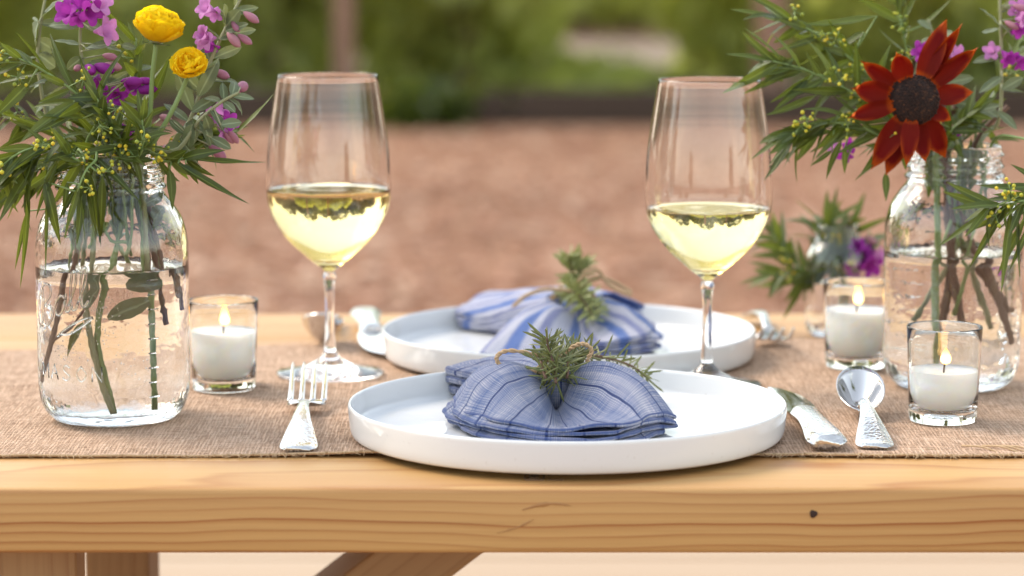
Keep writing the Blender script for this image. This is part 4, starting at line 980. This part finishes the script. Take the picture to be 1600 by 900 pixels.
br('light green blade reaching up right toward the left wine glass', .016, .0, [(280, 235, .01), (330, 215, .01), (372, 205, .01)], 4, 45, [(368, 208, 438, 152, 11, .01, .01), (320, 215, 388, 195, 10, .01, .01)], inw=(.02, .008), bunch=1, bare=True)
br('narrow leaved branch rising behind the yellow flowers', .004, .006, [(215, 210, .012), (216, 130, .015), (212, 60, .015)], 9, 60, [(235, 160, 268, 82, 14, -.005, -.008), (214, 130, 217, 48, 15, .012, .012)], inw=(.0, .01), bunch=3, bare=True)
br('dense leafy branch filling the middle of the left bouquet', .0, -.014, [(190, 225, -.03), (165, 185, -.035), (150, 150, -.035)], 15, 62, [(130, 185, 60, 175, 13, -.03, -.04), (185, 230, 110, 240, 14, -.03, -.045), (190, 215, 150, 175, 11, -.03, -.04)], inw=(.006, .016), bunch=5)
br('leafy branch at the back left of the left bouquet', -.012, .016, [(110, 220, .03), (50, 190, .04), (-15, 175, .045)], 16, 90, inw=(.008, .024), bunch=3)
br('short leafy branch low on the left of the left bouquet', -.02, .004, [(110, 240, .005), (60, 262, .005), (5, 290, 0)], 15, 85, [(75, 270, 25, 330, 13, 0, 0)], inw=(-.03, .01), bunch=3, droop=.55)
br('small leafy branch low in the middle over the jar mouth', .01, -.02, [(215, 245, -.035), (225, 220, -.04), (222, 185, -.04)], 8, 50, inw=(.012, .0), bunch=4)
br('short leafy branch low on the right of the left bouquet', .02, .004, [(265, 240, .01), (295, 215, .01), (320, 210, .012)], 12, 55, inw=(.03, .01), bunch=2)
def neck_leaves(J, G, label, n, sc=1.):
    t = thing('leafy_branch', label, 'leafy branch', jarpt(J, 0, 0, .12), 0, G)
    stem_path(t, [jarpt(J, .002, .0, .102*sc), jarpt(J, .004, .002, .14*sc), jarpt(J, -.002, .0, .19*sc)], .0012, .0008, M_gstem)
    for k in range(n):
        a = rnd(0, 6.3); r = .022*sc*math.sqrt(random.random()); b = jarpt(J, r*math.cos(a), r*math.sin(a), rnd(.118, .15)*sc)
        d = Vector((math.cos(a)*rnd(-.1, .12), math.sin(a)*rnd(-.1, .12), 1)); leaf(t, random.choice(LANCE[:2]+OVAL[:1]), b, b+d*rnd(.024, .040), rnd(.005, .009), rnd(-1.5, 1.5))
    for k in range(n//2):
        a = rnd(0, 6.3); r = .026*sc*random.random(); b = jarpt(J, r*math.cos(a), r*math.sin(a), rnd(.165, .185)*sc)
        d = Vector((math.cos(a), math.sin(a), rnd(.2, 1.3))).normalized(); leaf(t, random.choice(LANCE), b, b+d*rnd(.02, .042), rnd(.004, .007), rnd(-1.5, 1.5))
neck_leaves(JL, G1, 'bushy sprig packed into the neck of the left jar', 42)
neck_leaves(JR, G2, 'bushy sprig packed into the neck of the right jar', 18, .965)
# bare stems and submerged leaves seen through the water
t = thing('brown_twig', 'bare brown twig standing in the water at the left of the left jar', 'twig', jarpt(JL, -.043, -.012, .03), 0, G1)
stem_path(t, [jarpt(JL, -.0405, -.015, .026), jarpt(JL, -.034, -.018, .045), jarpt(JL, -.028, -.016, .065), jarpt(JL, -.022, -.012, .1), jarpt(JL, -.014, 0, .168)], .0018, .0013, M_bstem, 28, .4)
mb = MB(); mb.add(*tube([jarpt(JL, -.032, -.018, .052)-t.location, jarpt(JL, -.02, -.022, .062)-t.location, jarpt(JL, -.012, -.022, .074)-t.location], [.0009, .0008, .0006], 6)); ob('side_twig', mb.me('side_twig', M_bstem), t)
leaf(t, LANCE[1], jarpt(JL, -.013, -.024, .066), jarpt(JL, -.026, -.026, .044), .006, .2)
t = thing('green_stem', 'thick olive stem standing on the bottom of the left jar', 'flower stem', jarpt(JL, .003, -.026, .009), 0, G1)
stem_path(t, [jarpt(JL, .003, -.030, .0095), jarpt(JL, -.004, -.026, .03), jarpt(JL, -.010, -.020, .06), jarpt(JL, -.012, -.012, .085), jarpt(JL, -.006, 0, .168)], .0018, .0015, M_olive, 28, .25)
for a, b, w in (((.006, -.02, .091), (.030, -.014, .088), .012), ((.0, -.02, .068), (.024, -.016, .080), .012), ((-.004, -.018, .088), (-.014, -.02, .074), .009)):
    leaf(t, OVAL[0], jarpt(JL, *a), jarpt(JL, *b), w, .5)
for k, (x, y) in enumerate(((.030, .0), (.038, .008), (.034, .012))):
    t = thing('brown_twig', ('bare', 'darker', 'short')[k]+' twig tip under the water line at the right of the left jar', 'twig', jarpt(JL, x, y, .07), 0, G1)
    stem_path(t, [jarpt(JL, x, y-.01, .062+k*.008), jarpt(JL, x-.005, y-.006, .09), jarpt(JL, .018-k*.002, .006, .168)], .0016, .0012, M_bstem, 16, .4)

# --- right bouquet
YR = JR.y
def jr(dx, dy, z): return jarpt(JR, dx, dy, z)
# dark red sunflower
t = thing('red_sunflower', 'dark red sunflower with a brown centre facing the viewer in the right bouquet', 'flower', jr(-.01, -.02, .01))
YS = YR-.045; cs = dep(1428, 156, YS); ax = Vector((-.10, -1, .10)).normalized()
stem_path(t, [jr(-.012, -.02, .01), jr(-.012, -.012, .09), jr(-.016, -.012, .165), dep(1440, 215, YS+.028), dep(1432, 165, YS+.02), cs+ax*-.003], .0022, .0020, M_gstem)
PR = [petal_mesh('petal', M_red, w, c, 8, .02, .85) for w, c in ((.42, .55), (.46, -.55), (.40, .95))]
for tx, ty, dz, wf in ((1396, 73, -.004, 1.1), (1346, 97, .004, 1.), (1320, 137, -.002, 1.), (1307, 190, -.012, .95), (1366, 258, -.008, 1.15), (1386, 272, .004, 1.05), (1418, 250, -.016, .8), (1446, 259, -.004, .85), (1479, 246, .003, 1.1), (1484, 186, -.004, .8), (1521, 143, .004, 1.05), (1526, 76, .006, .9), (1478, 34, .0, 1.), (1497, 46, .010, .8)):
    tip = dep(tx, ty, YS+dz); d = tip-cs; b = cs+d.normalized()*.0125+Vector((0, .002, 0)); yv = tip-b; L = yv.length; yd = yv/L
    nrm = (ax-yd*ax.dot(yd)).normalized(); yv = yv*1.13; xv = yd.cross(nrm); wd = wf*.0340*rnd(.8, 1.15)
    M = Matrix(((xv.x*wd, yv.x, nrm.x*L, b.x-t.location.x), (xv.y*wd, yv.y, nrm.y*L, b.y-t.location.y), (xv.z*wd, yv.z, nrm.z*L, b.z-t.location.z), (0, 0, 0, 1)))
    ob('petal', random.choice(PR), t, M=M)
mb = MB(); O = orient(ax)
mb.add(*lathe([(0, .0062), (.006, .0058), (.0115, .0038), (.0155, 0), (.0150, -.003), (0, -.004)], 40)[:2])
for k in range(240):
    r = .0156*math.sqrt((k+.5)/240); a = k*2.39996; z = .0062*(1-(r/.0156)**2.2)
    v, f, _ = lathe([(.0008, -.0005), (.0006, .0012), (0, .0021)], 5); mb.add([(p[0]+r*math.cos(a), p[1]+r*math.sin(a), p[2]+z) for p in v], f)
place(t, mb.me('seed_disc', M_disc), 'seed_disc', cs, O, 1.08)
def brr(label, mx, my, path, n, L, explicit=(), **k):
    pts = [jr(-mx*.6, -my*.5, rnd(.088, .11)), jr(mx*.2, my*.2, .125), jr(mx, my, .164)]+[dep(x, y, YR+d) for x, y, d in path]
    kk = dict(start=.45, bunch=4); kk.update(k)
    return willow(label, G2, pts[0], pts, n, L, YR, explicit=explicit, kd=2300, **kk)
brr('leafy branch spreading left at the top of the right bouquet', -.014, -.004, [(1420, 190, -.005), (1350, 110, -.01), (1270, 50, -.01), (1215, 30, -.01)], 16, 85, [(1370, 25, 1250, 55, 15, -.01, -.01), (1350, 50, 1300, 78, 13, -.01, -.01), (1270, 60, 1300, 110, 16, -.01, -.01)], bunch=7)
brr('leafy branch spreading left at mid height of the right bouquet', -.018, -.008, [(1410, 205, -.02), (1340, 150, -.03), (1260, 110, -.03), (1205, 95, -.03)], 18, 80, [(1240, 90, 1186, 134, 15, -.03, -.03), (1262, 125, 1208, 175, 13, -.03, -.03), (1275, 150, 1198, 190, 15, -.03, -.03)], bunch=7)
brr('leafy branch drooping left low in the right bouquet', -.02, -.012, [(1400, 225, -.03), (1335, 195, -.04), (1270, 195, -.04), (1235, 210, -.04)], 18, 80, [(1310, 180, 1216, 252, 12, -.04, -.04), (1300, 205, 1210, 218, 13, -.04, -.04), (1315, 220, 1283, 282, 12, -.04, -.04), (1320, 232, 1320, 272, 10, -.04, -.04), (1384, 270, 1386, 315, 12, -.03, -.03), (1300, 235, 1266, 262, 8, -.04, -.04)], bunch=6, droop=.5)
brr('upright leafy branch behind the dark red flower', -.006, .006, [(1440, 160, .015), (1415, 70, .02), (1400, -20, .02)], 12, 70, [(1412, 60, 1413, 0, 10, .02, .02), (1440, 40, 1490, 2, 9, .02, .02)], bunch=6)
brr('leafy branch at the back right of the right bouquet', .014, .01, [(1530, 190, .02), (1570, 120, .03), (1600, 60, .03)], 12, 60, bunch=2)
brr('short leafy branch low over the mouth of the right jar', .0, -.018, [(1480, 215, -.03), (1500, 190, -.03), (1520, 175, -.03)], 12, 50, bunch=2)
sage('brown stemmed sage with lilac flowers at the right edge of the right bouquet', G2, jr(.01, .004, .05), [jr(-.02, .0, .045), jr(.004, .0, .1), jr(.016, .0, .164), dep(1560, 190, YR-.01), dep(1565, 110, YR-.01), dep(1562, 0, YR-.01), dep(1560, -30, YR-.01)],
  [(1562, 40, 1530, 10, 20, -.01), (1562, 45, 1535, 55, 18, -.01), (1565, 40, 1590, 60, 18, -.01), (1562, 90, 1520, 90, 16, 0), (1565, 120, 1530, 145, 18, -.01), (1565, 140, 1600, 120, 18, -.01), (1562, 165, 1530, 175, 16, -.01), (1560, 175, 1590, 200, 16, -.01), (1555, 200, 1525, 215, 15, 0), (1560, 20, 1590, -5, 14, 0)],
  [(1550, 80, 1.0, 1, -.3, .1), (1590, 15, 1.1, 1, .0, .2), (1592, 45, 1.1, 0, .1, -.4), (1575, 90, .9, 0, .4, -.5), (1596, 95, .9, 0, .4, -.5), (1600, 30, 1, 1, .5, 0)], [(1595, 8, 1, 0), (1580, 35, .9, 0)], YR-.01, extra=4)
sage('grey leaved sage stem behind the top of the dark red flower', G2, jr(.0, .01, .05), [jr(.02, .0, .04), jr(.006, .006, .1), jr(.004, .008, .164), dep(1490, 170, YR+.01), dep(1465, 80, YR+.01), dep(1450, 30, YR+.01)],
  [(1465, 80, 1430, 55, 22, 0), (1460, 60, 1490, 50, 20, 0), (1470, 95, 1440, 90, 20, 0), (1480, 130, 1520, 120, 20, 0), (1490, 160, 1530, 165, 20, 0), (1455, 45, 1435, 30, 16, 0), (1490, 180, 1520, 200, 18, 0), (1492, 190, 1470, 215, 18, 0)],
  [(1440, 80, 1., 0, -.6, .2), (1495, 85, .9, 1, .4, .2), (1490, 208, .8, 0, .3, -.4), (1320, 240, .9, 0, -.3, -.5), (1305, 232, .7, 1, -.5, -.2), (1325, 228, .8, 0, .4, -.1)], [], YR, extra=10)
for k in range(4):
    t = thing('brown_twig', ('slanting brown twig in the water of the right jar, nearest its left side', 'brown twig crossing the middle of the right jar', 'thick brown twig at the right of the right jar', 'short brown twig low in the right jar')[k], 'twig', jr(0, 0, .03), 0, G2)
    A = ((-.008, .0, .02), (.006, -.006, .036), (.032, -.004, .03), (.028, .01, .05))[k]; Bm = ((.0, 0, .1), (-.004, 0, .105), (.008, -.004, .11), (.0, .004, .12))[k]; Cc = ((-.010, -.004, .168), (-.006, .006, .168), (-.014, .002, .168), (.016, .004, .168))[k]
    stem_path(t, [jr(*A), jr(*Bm), jr(*Cc), jr(Cc[0]*1.6+.01, Cc[1], .19)], .0021, .0016, M_bstem, 20, .35)
# branch hanging in from the right edge
t = willow('narrow leaved branch hanging in front of the right jar at the right edge', G2, jr(.02, -.01, .1), [jr(.0, -.006, .05), jr(.014, -.012, .12), jr(.022, -.014, .166), dep(1590, 215, YR-.05), dep(1650, 240, YR-.10), dep(1630, 300, YR-.12), dep(1580, 318, YR-.13), dep(1540, 322, YR-.13)], 9, 75, YR-.13, start=.72, explicit=[(1562, 322, 1455, 385, 11, 0, 0), (1570, 325, 1512, 420, 12, 0, 0), (1580, 330, 1560, 458, 14, 0, .0), (1600, 345, 1557, 430, 12, 0, 0), (1620, 290, 1525, 302, 15, 0, 0), (1620, 300, 1560, 285, 12, .01, 0), (1625, 285, 1580, 254, 10, 0, 0), (1590, 340, 1586, 440, 8, 0, 0), (1610, 350, 1575, 425, 10, 0, 0), (1625, 320, 1545, 350, 12, 0, 0)], bunch=4, kd=2430, bare=True, droop=.5)
# --- small jar at the back
YB = JS.y
def js(dx, dy, z): return JS+Vector((dx, dy, z))
G3 = 'stems of the small bouquet'
for k, (lab, path, n) in enumerate((('leafy branch leaning left from the small back jar', [(1270, 425), (1235, 400), (1205, 365)], 14), ('upright leafy branch in the small back jar', [(1290, 420), (1288, 385), (1290, 350)], 16), ('leafy branch leaning right from the small back jar', [(1305, 420), (1318, 385), (1332, 350)], 14), ('drooping leafy branch at the left of the small back jar', [(1265, 430), (1235, 425), (1205, 430)], 10))):
    pts = [js(0, 0, .02), js(.001*k, 0, .06), js(-.006+.004*k, .002, .086)]+[dep(x, y, YB+rnd(-.01, .01)) for x, y in path]
    willow(lab, G3, pts[0], pts, n, 62, YB, start=.5, wpx=12, bunch=2, kd=2090)
sage('stem of magenta flowers at the right of the small back jar', G3, js(.004, 0, .02), [js(.004, 0, .02), js(.006, 0, .085), dep(1335, 425, YB-.005), dep(1352, 385, YB-.005), dep(1360, 360, YB-.005)],
  [(1350, 395, 1375, 380, 16, 0), (1355, 380, 1385, 365, 15, 0), (1345, 410, 1380, 410, 16, 0), (1345, 400, 1325, 375, 16, 0)],
  [(1335, 420, 1.2, 0, -.4, 0), (1345, 400, 1.2, 0, .0, .3), (1360, 415, 1.2, 0, .3, -.2), (1355, 390, 1.1, 0, .3, .3), (1372, 400, 1.1, 1, .6, 0), (1340, 385, 1., 0, -.2, .4)], [(1362, 372, 1, 0)], YB)
